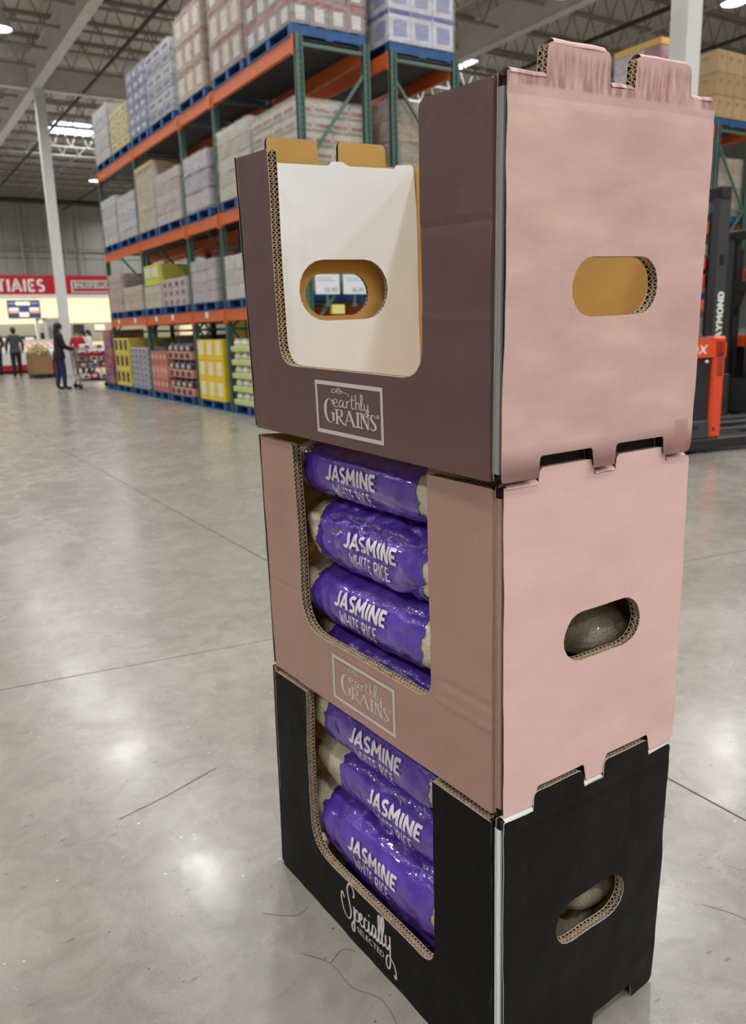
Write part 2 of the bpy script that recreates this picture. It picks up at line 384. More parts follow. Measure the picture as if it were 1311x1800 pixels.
        for g in range(layers):
            da = lt+g*LT; db = da+LT
            for j in range(m):
                s0 = j*S[-1]/m; s1 = (j+1)*S[-1]/m; jit = random.uniform(-0.0008, 0.0008)
                rib(s0, da if j % 2 else db, s1+jit, db if j % 2 else da)
            if g:
                for j in range(m//2): rib(2*j*S[-1]/m, da, 2*(j+1)*S[-1]/m, da, 0.0005)
        tag(cb.build('corrugated_edge', FLUTE, o), kind='stuff')
    PANEL_MAP[o.name] = F
    return o
PANEL_MAP = {}

def front_outline(i):
    H = CORNERS[i]['H']; u0 = 0.004; u1 = BOX_W-0.004; R = 0.158; Lc = (0.612, 0.612, 0.628)[i]; zb = 0.141
    top = H-0.004 if i else H-0.008
    P = [(u0, 0.0), (u1, 0.0), (u1, top), (Lc, top), (Lc, zb), (R, zb), (R, top), (u0, top)]
    rad = [0.002, 0.004, 0.006, 0.012 if i == 1 else 0.003, (0.085, 0.085, 0.055)[i], (0.045, 0.045, 0.055)[i], (0.004, 0.004, 0.018)[i], 0.003]
    return rounded(P, rad, 8)
def end_outline(i, tabs=True, notch=True, v0=0.005, v1=None):
    H = CORNERS[i]['H']; v1 = v1 or BOX_D; T = H+(0.029, 0.022, 0.042)[i]; P = []; rad = []
    def a(p, r): P.append(p); rad.append(r)
    a((v0, 0.0), 0.004)
    if notch:
        for x0, x1 in ((0.075, 0.199), (0.246, 0.372)):
            a((x0, 0.0), 0.002); a((x0+0.004, 0.033), 0.006); a((x1-0.006, 0.033), 0.006); a((x1, 0.0), 0.002)
    a((v1, 0.0), 0.015); a((v1, H), 0.012)
    if tabs:
        for x1, x0 in ((0.372, 0.249), (0.195, 0.075)):
            a((x1+0.002, H-0.004), 0.003); a((x1, T), 0.014); a((x0, T), 0.010); a((x0-0.002, H-0.004), 0.003)
    a((v0, H), 0.003)
    return rounded(P, rad, 5)
def half_roll(parent, name, fn, x0, x1, z, t, mat, r=None):
    # folded-over top edge: a half cylinder lying along the panel top
    mb = MB(); n = 8; m = max(2, int((x1-x0)/0.02)); r = r or t/2; mb.uv = []
    for j in range(m+1):
        x = x0+(x1-x0)*j/m
        for k in range(n+1):
            a = PI*k/n; q = (x, z+math.sin(a)*r*0.9+0.0006*math.sin(x*90), t/2-math.cos(a)*t/2)
            mb.v.append(tuple(fn(*q))); mb.uv.append((q[0], min(q[1], z)))
    for j in range(m):
        for k in range(n): mb.f.append((j*(n+1)+k, (j+1)*(n+1)+k, (j+1)*(n+1)+k+1, j*(n+1)+k+1)); mb.m.append(0)
    return mb.build(name, mat, parent, smooth=True)

def serif_word(mb, fn):
    """EARTHLY-style brand plate drawn as pen strokes on the unit square of the plate, x right, y up"""
    def pen(P, w, n=5): stroke_on(mb, catmull(P, n), w, fn)
    def line(P, w): stroke_on(mb, P, w, fn)
    # capital letters with heavy stems, hairlines and serifs
    def G(x, y, w, h):
        c = [(x+w*(0.53+0.47*math.cos(t)), y+h*(0.5+0.5*math.sin(t))) for t in [math.radians(a) for a in range(48, 318, 15)]]
        ws = [0.012+0.034*max(0, -math.cos(math.radians(a))) for a in range(48, 318, 15)]
        stroke_on(mb, c, ws, fn)
        line([(x+w*0.88, y+h*0.42), (x+w*0.88, y+h*0.1)], 0.036); line([(x+w*0.62, y+h*0.42), (x+w*1.04, y+h*0.42)], 0.02)
        line([(x+w*0.86, y+h*0.78), (x+w*0.88, y+h*0.98)], 0.014)
    def stem(x, y, h, w=0.032): line([(x, y), (x, y+h)], w); line([(x-0.03, y+0.01), (x+0.03, y+0.01)], 0.02); line([(x-0.03, y+h-0.01), (x+0.03, y+h-0.01)], 0.02)
    G(0.125, 0.235, 0.16, 0.47)
    y = 0.23; h = 0.29
    stem(0.325, y, h)                                                                        # R
    pen([(0.33, y+h-0.012), (0.395, y+h-0.015), (0.415, y+h*0.76), (0.39, y+h*0.54), (0.335, y+h*0.5)], [0.016]*5+[0.03]*10+[0.016]*6)
    pen([(0.355, y+h*0.5), (0.4, y+h*0.22), (0.445, y+0.01)], 0.028)
    line([(0.46, y+0.01), (0.53, y+h)], 0.014); line([(0.525, y+h), (0.60, y+0.01)], 0.034); line([(0.485, y+h*0.36), (0.565, y+h*0.36)], 0.014)   # A
    line([(0.435, y+0.01), (0.49, y+0.01)], 0.02); line([(0.575, y+0.01), (0.63, y+0.01)], 0.02)
    stem(0.66, y, h)                                                                         # I
    line([(0.715, y), (0.715, y+h)], 0.014); line([(0.715, y+h), (0.82, y)], 0.034); line([(0.82, y), (0.82, y+h)], 0.014)   # N
    line([(0.69, y+0.01), (0.745, y+0.01)], 0.02); line([(0.69, y+h-0.01), (0.73, y+h-0.01)], 0.02); line([(0.795, y+h-0.01), (0.845, y+h-0.01)], 0.02)
    pen([(0.925, y+h*0.8), (0.915, y+h*0.95), (0.885, y+h*0.99), (0.862, y+h*0.8), (0.88, y+h*0.6), (0.915, y+h*0.42), (0.93, y+h*0.2), (0.9, y+0.01), (0.87, y+h*0.04), (0.86, y+h*0.22)],
        [0.012]*10+[0.022]*6+[0.034]*16+[0.022]*6+[0.012]*8)                                 # S
    # script word above
    W = 0.015; bx = 0.27; y = 0.56
    def sc(P, w=W): pen([(bx+p[0]*0.5, y+p[1]*0.3) for p in P], w)
    sc([(0.0, 0.2), (0.1, 0.28), (0.13, 0.42), (0.08, 0.5), (0.02, 0.36), (0.03, 0.12), (0.1, 0.02), (0.18, 0.1)])                      # e
    sc([(0.33, 0.42), (0.26, 0.48), (0.2, 0.3), (0.22, 0.06), (0.28, 0.06), (0.34, 0.4), (0.33, 0.1), (0.38, 0.03), (0.42, 0.12)])        # a
    sc([(0.44, 0.48), (0.45, 0.02)]); sc([(0.45, 0.3), (0.49, 0.47), (0.55, 0.47)])                                                      # r
    sc([(0.62, 0.85), (0.6, 0.2), (0.63, 0.03), (0.68, 0.1)]); sc([(0.55, 0.6), (0.69, 0.6)])                                            # t
    sc([(0.73, 0.95), (0.73, 0.02)]); sc([(0.73, 0.28), (0.78, 0.46), (0.83, 0.42), (0.83, 0.1), (0.87, 0.03)])                           # h
    sc([(0.88, 0.1), (0.94, 0.7), (0.93, 1.0), (0.89, 0.9), (0.89, 0.2), (0.93, 0.03), (0.97, 0.12)])                                    # l
    sc([(0.99, 0.46), (1.0, 0.12), (1.05, 0.05), (1.1, 0.2)]); sc([(1.1, 0.46), (1.1, -0.1), (1.05, -0.34), (0.99, -0.25), (1.05, -0.06), (1.14, 0.06)])   # y
    # sprig over the word
    pen([(0.25, 0.83), (0.28, 0.9), (0.33, 0.88), (0.29, 0.83), (0.25, 0.83)], 0.012)
    pen([(0.33, 0.86), (0.36, 0.93), (0.4, 0.9), (0.41, 0.84), (0.36, 0.83), (0.33, 0.87)], 0.012); pen([(0.34, 0.9), (0.38, 0.85)], 0.01); pen([(0.37, 0.91), (0.4, 0.86)], 0.01)
    pen([(0.41, 0.88), (0.48, 0.85), (0.52, 0.84), (0.53, 0.8)], 0.010)
    pen([(0.965+0.016*math.cos(t), 0.5+0.036*math.sin(t)) for t in [k*PI/4 for k in range(9)]], 0.007)
    line([(0.96, 0.48), (0.96, 0.52)], 0.006); pen([(0.96, 0.52), (0.97, 0.515), (0.97, 0.502), (0.96, 0.5)], 0.005); line([(0.964, 0.5), (0.972, 0.482)], 0.005)

def brand_plate(i, parent, u0, u1, z0, z1):
    mb = MB(); F = lambda x, y: PANEL_MAP[parent.name](u0+(u1-u0)*x, z0+(z1-z0)*y, -0.0006)
    bx, by = 0.032, 0.075
    for P, w in (([(0, 1-by/2), (1, 1-by/2)], by), ([(0, by/2), (1, by/2)], by), ([(bx/2, 0), (bx/2, 1)], bx), ([(1-bx/2, 0), (1-bx/2, 1)], bx)):
        stroke_on(mb, P, w, F)
    serif_word(mb, lambda x, y: F(0.03+x*0.93, y*0.96+0.0))
    return mb.build('printed_logo', SILVER, parent)
def script_logo(i, parent):
    # flowing script word over a small capital word on the black box
    mb = MB(); u0, u1, z0, z1 = 0.482, 0.283, 0.028, 0.135
    F = lambda x, y: PANEL_MAP[parent.name](u0+(u1-u0)*x, z0+(z1-z0)*y, -0.0006)
    def pen(P, w=0.026): stroke_on(mb, catmull(P, 6), w, F)
    pen([(0.06, 0.62), (0.02, 0.72), (0.0, 0.52), (0.06, 0.26), (0.15, 0.22), (0.19, 0.42), (0.15, 0.68), (0.12, 0.9), (0.17, 1.06), (0.24, 0.98), (0.25, 0.84), (0.225, 0.82)], 0.024)   # S
    pen([(0.25, 0.62), (0.25, 0.3), (0.245, 0.06), (0.215, 0.02), (0.2, 0.14), (0.25, 0.3), (0.29, 0.58), (0.335, 0.56), (0.34, 0.4), (0.29, 0.34), (0.26, 0.4)])       # p
    pen([(0.34, 0.42), (0.39, 0.5), (0.4, 0.6), (0.37, 0.6), (0.36, 0.42), (0.4, 0.33), (0.44, 0.42)])      # e
    pen([(0.49, 0.58), (0.455, 0.6), (0.445, 0.42), (0.475, 0.33), (0.515, 0.42)])                          # c
    pen([(0.525, 0.62), (0.525, 0.4), (0.55, 0.34), (0.575, 0.44)]); pen([(0.528, 0.74), (0.534, 0.77)], 0.03)        # i
    pen([(0.645, 0.6), (0.6, 0.62), (0.585, 0.44), (0.61, 0.36), (0.645, 0.5), (0.65, 0.6), (0.65, 0.4), (0.675, 0.36), (0.695, 0.46)])    # a
    pen([(0.695, 0.46), (0.735, 0.8), (0.73, 0.98), (0.705, 0.94), (0.7, 0.6), (0.72, 0.38), (0.75, 0.44)])             # l
    pen([(0.75, 0.46), (0.795, 0.84), (0.79, 1.02), (0.765, 0.98), (0.76, 0.6), (0.78, 0.4), (0.815, 0.48)])           # l
    pen([(0.83, 0.7), (0.83, 0.5), (0.86, 0.42), (0.895, 0.56)])                                                        # y
    pen([(0.9, 0.76), (0.905, 0.4), (0.9, 0.1), (0.86, 0.0), (0.835, 0.14), (0.865, 0.3), (0.92, 0.28), (0.97, 0.2), (1.0, 0.04), (0.99, -0.08), (0.965, -0.02)], 0.022)
    G = lambda x, y: F(0.3+0.5*x, 0.1+0.13*y+0.03*x)
    text_on(mb, 'SELECTED', G, bold=0.0)
    return mb.build('printed_logo', SILVER_BRIGHT, parent)

BOXES = [('black cardboard display box of rice bags standing on the floor, lowest in the stack', 'black'),
         ('pale pink cardboard display box of rice bags in the middle of the stack', 'pink'),
         ('empty plum and pink cardboard display box with white inner panel, topmost of the stack', 'plum')]
STACK = []
for i in range(3):
    B = CORNERS[i]; H = B['H']; basep = [(B['NB'][k]+B['FB'][k])/2 for k in range(3)]; basep[2] = min(B[c][2] for c in ('NB', 'LB', 'RB', 'FB'))
    root = thing('display_box', BOXES[i][0], 'display box', basep, group='stacked cardboard display boxes'); STACK.append(root)
    ft = 0.02
    fp = panel('front_panel', root, [front_outline(i)], ft, lambda a, b, d, i=i: bmap(i, a, d, b), FRONT[i], WHITEB if i == 2 else KRAFT, corr=(0,), seed=i+1, wob=0.0014, only=lambda a, b: 0.02 < a < BOX_W-0.012 and b > 0.02,
               creases=[(0.37, 0.0009, 0, 0.16), (0.235, -0.0008, 0, 0.16)] if i == 2 else ([(0.19, 0.0011, 0, 0.15), (0.150, -0.0009, 0, 0.15), (0.22, 0.0007, 0.6, 0.8)] if i == 1 else []))
    # end panel with carry hole, two tabs above and two notches below
    et = 0.019; hole = stadium((0.229, 0.277), 0.094, 0.0435, rough=0.012)
    ep = panel('end_panel', root, [end_outline(i), hole], et, lambda a, b, d, i=i: bmap(i, -0.0195+d, a, b), ENDM[i], KRAFT if i != 0 else KRAFT, corr=(0, 1), seed=i+11, wob=0.0022,
               edge=WHITE_EDGE if i == 0 else EDGE, creases=[(H-0.028, 0.0008, 0, 1)] if i != 1 else [], pitch=0.010, only=lambda a, b, H=H: a > 0.02 and b > 0.045 and not (a > 0.425))
    fnE = lambda a, b, d, i=i: bmap(i, -0.0195+d, a, b)
    rollm = WHITE_EDGE if i == 0 else ENDM[i]
    for x0, x1 in ((0.008, 0.072), (0.199, 0.245), (0.377, BOX_D-0.010)):
        half_roll(ep, 'folded_rim', fnE, x0, x1, H-0.003, et, rollm, 0.008)
    if i == 2:
        for x0, x1 in ((0.083, 0.184), (0.257, 0.360)): half_roll(ep, 'folded_rim', fnE, x0, x1, H+0.040, et, ENDM[i], 0.009)
    # return flap closing the corner behind the end panel: pale liner strip
    sf = MB(); sf.uv = []
    for k in range(13):
        z = (H-0.006)*k/12
        for v in (-0.0002, 0.0205): q = PANEL_MAP[fp.name](0.0035, z, v); sf.v.append(tuple(q)); sf.uv.append((v, z))
    for k in range(12): sf.f.append((2*k, 2*k+1, 2*k+3, 2*k+2)); sf.m.append(0)
    sf.build('side_fold', FRONT[i], fp)
    fl = MB(); fl.uv = []
    for (u, v) in ((0.0025, 0.0055), (-0.0105, 0.0055), (-0.0105, 0.03), (0.0025, 0.03)):
        for k in range(13):
            z = 0.012+(H-0.03)*k/12; fl.v.append(tuple(bmap(i, u, v, z))); fl.uv.append((u, z))
    for c in range(4):
        for k in range(12): fl.f.append((c*13+k, ((c+1) % 4)*13+k, ((c+1) % 4)*13+k+1, c*13+k+1)); fl.m.append(0)
    fl.build('corner_flap', (WHITEB, FRONT[1], material('grey_liner', (150, 150, 150), 0.4))[i], root)
    # far end: outer kraft wall, and a white liner wall in the empty box
    panel('end_panel', root, [end_outline(i, v0=0.004), stadium((0.229, 0.277), 0.084, 0.0455)], 0.010, lambda a, b, d, i=i: bmap(i, BOX_W+0.013-d, a, b), ENDM[i], KRAFT, corr=(1,), layers=1, seed=i+21, wob=0.001)
    if i == 2:
        wp = [(0.02, 0.012), (0.432, 0.012), (0.436, 0.35), (0.424, H-0.002), (0.376, H-0.004), (0.370, H-0.012), (0.25, H-0.012), (0.234, H-0.004), (0.207, H-0.004), (0.198, H-0.013), (0.078, H-0.013), (0.062, H+0.001), (0.022, H+0.002)]
        panel('liner_panel', root, [rounded(wp, [0.002]*3+[0.012]+[0.004]*8+[0.002], 4), stadium((0.2265, 0.2865), 0.1165, 0.0645)], 0.009, lambda a, b, d, i=i: bmap(i, BOX_W-0.033+d, a, b), WHITEB, KRAFT, corr=(1,), layers=1, seed=30, wob=0.0012, edge=WHITE_EDGE)
    panel('back_panel', root, [[(0.002, 0.0), (BOX_W, 0.0), (BOX_W, H-0.004), (0.002, H-0.004)]], 0.010, lambda a, b, d, i=i: bmap(i, a, BOX_D-d, b), FRONT[i], KRAFT, seed=i+41, wob=0.001, layers=1)
    panel('floor_panel', root, [[(0.002, 0.02), (BOX_W, 0.02), (BOX_W, BOX_D-0.01), (0.002, BOX_D-0.01)]], 0.006, lambda a, b, d, i=i: bmap(i, a, b, 0.004+d), KRAFT, KRAFT, seed=i+51, wob=0.0004, layers=1)
    if i:       # inner flap behind the tab notches, its dark colour standing for their shade
        nf = MB(); nf.hexa([bmap(i, u, v, z) for z in (0.0115, 0.07) for u, v in ((0.0012, 0.03), (0.0045, 0.03), (0.0045, 0.42), (0.0012, 0.42))]); nf.build('inner_flap', BOARD_SHADE, root)
    if i == 0: script_logo(i, fp)
    else: brand_plate(i, fp, 0.492, 0.268, 0.020, 0.120)

# ------------------------------------------------------------------ rice bags
def bag_materials():
    rice = bpy.data.materials.new('bagged_rice'); rice.use_nodes = True; nt = rice.node_tree; b = nt.nodes['Principled BSDF']; L = nt.links.new
    tc = nd(nt, 'ShaderNodeTexCoord'); mp = nd(nt, 'ShaderNodeMapping'); mp.inputs['Scale'].default_value = (1, 2.2, 1.4); L(tc.outputs['Object'], mp.inputs[0])
    vo = nd(nt, 'ShaderNodeTexVoronoi'); vo.inputs['Scale'].default_value = 190; L(mp.outputs[0], vo.inputs[0])
    cr = nd(nt, 'ShaderNodeValToRGB'); cr.color_ramp.elements[0].color = (*lin((238, 228, 205)), 1); cr.color_ramp.elements[1].color = (*lin((200, 186, 158)), 1); cr.color_ramp.elements[1].position = 0.8
    L(vo.outputs[0], cr.inputs[0]); L(cr.outputs[0], b.inputs['Base Color']); b.inputs['Roughness'].default_value = 0.35
    b.inputs['Coat Weight'].default_value = 0.7; b.inputs['Coat Roughness'].default_value = 0.08
    bp = nd(nt, 'ShaderNodeBump'); bp.inputs['Strength'].default_value = 0.35; bp.inputs['Distance'].default_value = 0.003; L(vo.outputs[0], bp.inputs['Height']); L(bp.outputs[0], b.inputs['Normal'])
    pur = bpy.data.materials.new('purple_print_film'); pur.use_nodes = True; nt = pur.node_tree; b = nt.nodes['Principled BSDF']; L = nt.links.new
    tc = nd(nt, 'ShaderNodeTexCoord'); n1 = nd(nt, 'ShaderNodeTexNoise'); n1.inputs['Scale'].default_value = 26; n1.inputs['Detail'].default_value = 7; L(tc.outputs['Object'], n1.inputs[0])
    cr = nd(nt, 'ShaderNodeValToRGB'); cr.color_ramp.elements[0].position = 0.3; cr.color_ramp.elements[1].position = 0.75
    cr.color_ramp.elements[0].color = (*lin((74, 40, 148)), 1); cr.color_ramp.elements[1].color = (*lin((106, 72, 190)), 1)
    L(n1.outputs[0], cr.inputs[0]); L(cr.outputs[0], b.inputs['Base Color']); b.inputs['Roughness'].default_value = 0.22
    b.inputs['Coat Weight'].default_value = 0.8; b.inputs['Coat Roughness'].default_value = 0.035
    vo = nd(nt, 'ShaderNodeTexVoronoi'); vo.inputs['Scale'].default_value = 220; L(tc.outputs['Object'], vo.inputs[0])
    n2 = nd(nt, 'ShaderNodeTexNoise'); n2.inputs['Scale'].default_value = 9; n2.inputs['Detail'].default_value = 4; n2.inputs['Distortion'].default_value = 1.2; L(tc.outputs['Object'], n2.inputs[0])
    bp = nd(nt, 'ShaderNodeBump'); bp.inputs['Strength'].default_value = 0.25; bp.inputs['Distance'].default_value = 0.002; L(vo.outputs[0], bp.inputs['Height'])
    rd = nd(nt, 'ShaderNodeTexNoise'); rd.noise_type = 'RIDGED_MULTIFRACTAL'; rd.inputs['Scale'].default_value = 7; rd.inputs['Detail'].default_value = 3; rd.inputs['Distortion'].default_value = 1.0; L(tc.outputs['Object'], rd.inputs[0])
    b3 = nd(nt, 'ShaderNodeBump'); b3.inputs['Strength'].default_value = 0.5; b3.inputs['Distance'].default_value = 0.008; L(rd.outputs[0], b3.inputs['Height']); L(b3.outputs[0], bp.inputs['Normal'])
    b2 = nd(nt, 'ShaderNodeBump'); b2.inputs['Strength'].default_value = 0.45; b2.inputs['Distance'].default_value = 0.012; L(n2.outputs[0], b2.inputs['Height']); L(bp.outputs[0], b2.inputs['Normal']); L(b2.outputs[0], b.inputs['Normal'])
    return rice, pur
RICE, PURPLE = bag_materials()
RED_PRINT = material('red_print', (190, 28, 40), 0.3, coat=0.4); LETTER = material('pale_print', (228, 222, 232), 0.35, coat=0.3)
def rice_bag(i, uc, zc, hl, hh, hd, label, seed, lu, lz, crumple=0.0, vc=None, band1=0.6, res=(150, 170)):
    """pillow bag lying along the box front; uc,zc centre, hl half length, hh half height, hd half depth; lu, lz where the lettering's left end and centre line stand"""
    vc = vc if vc is not None else 0.03+hd
    def sec(s):        # s in -1..1 -> taper factors (height, depth)
        k = max(0.0, 1-abs(s)**4.5)**0.5
        return 0.16+0.84*k, 0.42+0.58*k
    def surf(s, th, lift=0.0):
        kh, kd = sec(s); c, q = math.cos(th), math.sin(th)
        e = 0.82; x = math.copysign(abs(c)**e, c); y = math.copysign(abs(q)**e, q)
        calm = max(0.0, 1-max(0, abs(uc+s*hl-(lu-0.09))-0.10)/0.03)*max(0.0, 1-max(0, abs(hh*q-(lz-zc))-0.04)/0.02) if c > 0 else 0.0
        keep = 1-calm*(0.9 if crumple < 2 else 0.55)
        w = noise.noise(Vector((s*3+seed*9, c*1.3, q*1.3)))*0.05+noise.noise(Vector((s*9, c*3+seed, q*3)))*0.022*(1+crumple)*(1-0.6*calm)
        w += 0.030*crumple*abs(noise.noise(Vector((s*5+seed, th*2.2, seed))))-0.04*abs(s)**5*abs(math.sin(th*9+seed))
        rg = 1-abs(noise.noise(Vector((s*4.2+seed*3.1, c*2.4, q*2.4+s))))*2.2
        if rg > 0: w -= keep*rg*rg*0.018*(0.5+crumple)
        w += noise.noise(Vector((s*26, c*8+seed, q*8)))*0.006*keep
        r = 1+w
        return bmap(i, uc+s*hl, vc-(hd*kd*x*r+lift), zc+(hh*kh*y*r+lift*y))
    root = thing('rice_bag', label, 'rice bag', bmap(i, uc, vc, zc-hh), group='rice bags in the display boxes')
    def patch(name, s0, s1, n, m, lift, mat, t0=0.0, t1=2*PI, jag=0.0, parent=root):
        mb = MB(); full = t1-t0 > 6.2
        for j in range(n+1):
            for k in range(m+(0 if full else 1)):
                th = t0+(t1-t0)*k/m; s = s0+(s1-s0)*j/n
                if jag and j in (0, n): s += jag*noise.noise(Vector((math.cos(th)*4, math.sin(th)*4, seed+j)))+jag*0.6*noise.noise(Vector((math.cos(th)*14, math.sin(th)*14, seed+j)))
                mb.v.append(tuple(surf(s, th, lift)))
        mm = m+(0 if full else 1)
        for j in range(n):
            for k in range(m): mb.f.append((j*mm+k, j*mm+(k+1) % mm, (j+1)*mm+(k+1) % mm, (j+1)*mm+k)); mb.m.append(0)
        if full and s0 <= -0.99:
            mb.f.append(tuple(range(m-1, -1, -1))); mb.f.append(tuple(range(n*mm, n*mm+m))); mb.m += [0, 0]
        return mb.build(name, mat, parent, smooth=True)
    patch('sack', -1.0, 1.0, 70, 64, 0.0, RICE)
    band = patch('printed_band', -0.66, band1, *res, 0.0018, PURPLE, jag=0.05)
    # lettering wrapped on the film
    th0 = math.asin(max(-0.9, min(0.9, (lz-zc)/hh)))
    mb = MB()
    def word(u0, u1, zt, zb):
        def fn(x, y):
            s = (u0+(u1-u0)*x-uc)/hl; z = zb+(zt-zb)*y; q = max(-0.98, min(0.98, (z-zc)/hh))
            return surf(s, math.copysign(math.asin(abs(q)**(1/0.82)), q), 0.0046)
        return fn
    sans_on(mb, 'JASMINE', word(lu, lu-0.18, lz+0.031, lz+0.002), w=0.21)
    sans_on(mb, 'WHITE RICE', word(lu-0.022, lu-0.153, lz-0.006, lz-0.034), w=0.125, gap=0.09)
    mb.build('lettering', LETTER, band)
    patch('red_label', 0.80, 0.90, 3, 6, 0.002, RED_PRINT, -0.35, 0.5, parent=root)
    return root
rice_bag(1, 0.440, 0.492, 0.31, 0.066, 0.105, 'purple jasmine rice bag topmost in the pale pink box', 1, 0.527, 0.482, band1=0.60)
rice_bag(1, 0.410, 0.352, 0.285, 0.078, 0.105, 'crumpled purple jasmine rice bag second from the top in the pale pink box', 2, 0.465, 0.352, crumple=2.4, band1=0.62)
rice_bag(1, 0.435, 0.208, 0.31, 0.070, 0.105, 'purple jasmine rice bag third from the top in the pale pink box', 3, 0.514, 0.214, crumple=0.6, band1=0.58)
rice_bag(1, 0.425, 0.078, 0.30, 0.064, 0.100, 'purple jasmine rice bag at the bottom of the pale pink box', 4, 0.514, 0.06, vc=0.145)
rice_bag(0, 0.420, 0.468, 0.315, 0.066, 0.105, 'purple jasmine rice bag topmost in the black box', 5, 0.472, 0.466, band1=0.52, crumple=0.4)
rice_bag(0, 0.410, 0.338, 0.315, 0.066, 0.105, 'purple jasmine rice bag in the middle of the black box', 6, 0.43, 0.336, vc=0.15, band1=0.42, crumple=0.5)
rice_bag(0, 0.425, 0.185, 0.325, 0.088, 0.112, 'bulging bright purple jasmine rice bag lowest in the black box', 7, 0.492, 0.192, crumple=1.2, band1=0.57)
rice_bag(0, 0.400, 0.050, 0.30, 0.040, 0.10, 'flattened purple rice bag under the bulging bag in the black box', 8, 0.48, 0.03, vc=0.15)
for i, zs in ((1, (0.08, 0.22, 0.36)), (0, (0.075, 0.215, 0.355))):
    for n, z in enumerate(zs):
        rice_bag(i, 0.385, z, 0.345, 0.064, 0.085, 'purple rice bag in the rear row of the %s box, %s from its floor' % (BOXES[i][1] if i == 0 else 'pale pink', ('first', 'second', 'third')[n]), 20+i*5+n, 0.5, z, vc=0.335, res=(40, 50))

# ------------------------------------------------------------------ building shell
def floor_material():
    m = bpy.data.materials.new('polished_concrete'); m.use_nodes = True; nt = m.node_tree; b = nt.nodes['Principled BSDF']; L = nt.links.new
    ge = nd(nt, 'ShaderNodeNewGeometry')
    def tex(scale, detail=6, dist=0.0, rough=0.6):
        n = nd(nt, 'ShaderNodeTexNoise'); n.inputs['Scale'].default_value = scale; n.inputs['Detail'].default_value = detail; n.inputs['Distortion'].default_value = dist; n.inputs['Roughness'].default_value = rough
        L(ge.outputs['Position'], n.inputs[0]); return n.outputs[0]
    def ramp(x, stops):
        r = nd(nt, 'ShaderNodeValToRGB'); e = r.color_ramp.elements
        e[0].position, e[1].position = stops[0][0], stops[-1][0]; e[0].color = (*lin(stops[0][1]), 1); e[1].color = (*lin(stops[-1][1]), 1)
        for p, c in stops[1:-1]: q = e.new(p); q.color = (*lin(c), 1)
        L(x, r.inputs[0]); return r.outputs[0]
    def mix(f, a, b_, mode='MIX'):
        k = nd(nt, 'ShaderNodeMix', data_type='RGBA', blend_type=mode)
        for s, v in (('Factor', f), ('A', a), ('B', b_)):
            if isinstance(v, (int, float)): k.inputs[s].default_value = v
            elif isinstance(v, tuple): k.inputs[s].default_value = v
            else: L(v, k.inputs[s])
        return k.outputs['Result']
    col = ramp(tex(1.1, 8, 0.6), [(0.3, (130, 125, 115)), (0.5, (146, 141, 131)), (0.7, (163, 158, 148))])
    col = mix(0.5, col, ramp(tex(9, 6, 1.2), [(0.3, (122, 118, 109)), (0.7, (164, 160, 150))]))
    fine = tex(240, 3); col = mix(0.30, col, fine, 'OVERLAY')
    # small pale aggregate chips and dark pits
    v1 = nd(nt, 'ShaderNodeTexVoronoi'); v1.inputs['Scale'].default_value = 26; L(ge.outputs['Position'], v1.inputs[0])
    m1 = nd(nt, 'ShaderNodeMapRange'); m1.inputs[1].default_value = 0.10; m1.inputs[2].default_value = 0.06; L(v1.outputs['Distance'], m1.inputs[0])
    g1 = nd(nt, 'ShaderNodeSeparateColor'); L(v1.outputs['Color'], g1.inputs[0])
    t1 = nd(nt, 'ShaderNodeMath', operation='GREATER_THAN'); t1.inputs[1].default_value = 0.72; L(g1.outputs[0], t1.inputs[0])
    x1 = nd(nt, 'ShaderNodeMath', operation='MULTIPLY'); L(m1.outputs[0], x1.inputs[0]); L(t1.outputs[0], x1.inputs[1])
    col = mix(x1.outputs[0], col, (*lin((215, 212, 205)), 1))
    t2 = nd(nt, 'ShaderNodeMath', operation='LESS_THAN'); t2.inputs[1].default_value = 0.36; L(g1.outputs[1], t2.inputs[0])
    x2 = nd(nt, 'ShaderNodeMath', operation='MULTIPLY'); L(m1.outputs[0], x2.inputs[0]); L(t2.outputs[0], x2.inputs[1])
    col = mix(x2.outputs[0], col, (*lin((92, 88, 82)), 1))
    # short dark flecks, drawn out and turned at random
    mpf = nd(nt, 'ShaderNodeMapping'); mpf.inputs['Scale'].default_value = (16, 44, 1); mpf.inputs['Rotation'].default_value = (0, 0, 0.6); L(ge.outputs['Position'], mpf.inputs[0])
    vf = nd(nt, 'ShaderNodeTexVoronoi'); vf.inputs['Scale'].default_value = 1.0; L(mpf.outputs[0], vf.inputs[0])
    mf = nd(nt, 'ShaderNodeMapRange'); mf.inputs[1].default_value = 0.20; mf.inputs[2].default_value = 0.10; mf.inputs[4].default_value = 0.75; L(vf.outputs['Distance'], mf.inputs[0])
    gf = nd(nt, 'ShaderNodeSeparateColor'); L(vf.outputs['Color'], gf.inputs[0])
    tf = nd(nt, 'ShaderNodeMath', operation='GREATER_THAN'); tf.inputs[1].default_value = 0.93; L(gf.outputs[0], tf.inputs[0])
    xf = nd(nt, 'ShaderNodeMath', operation='MULTIPLY'); L(mf.outputs[0], xf.inputs[0]); L(tf.outputs[0], xf.inputs[1])
    col = mix(xf.outputs[0], col, (*lin((98, 94, 88)), 1))
    # hairline cracks where a second noise is high
    v3 = nd(nt, 'ShaderNodeTexVoronoi', feature='DISTANCE_TO_EDGE'); v3.inputs['Scale'].default_value = 3.2
    wn = nd(nt, 'ShaderNodeTexNoise'); wn.inputs['Scale'].default_value = 5; wn.inputs['Detail'].default_value = 5; L(ge.outputs['Position'], wn.inputs[0])
    ad = nd(nt, 'ShaderNodeVectorMath', operation='ADD'); L(ge.outputs['Position'], ad.inputs[0]); L(wn.outputs[1], ad.inputs[1]); L(ad.outputs[0], v3.inputs[0])
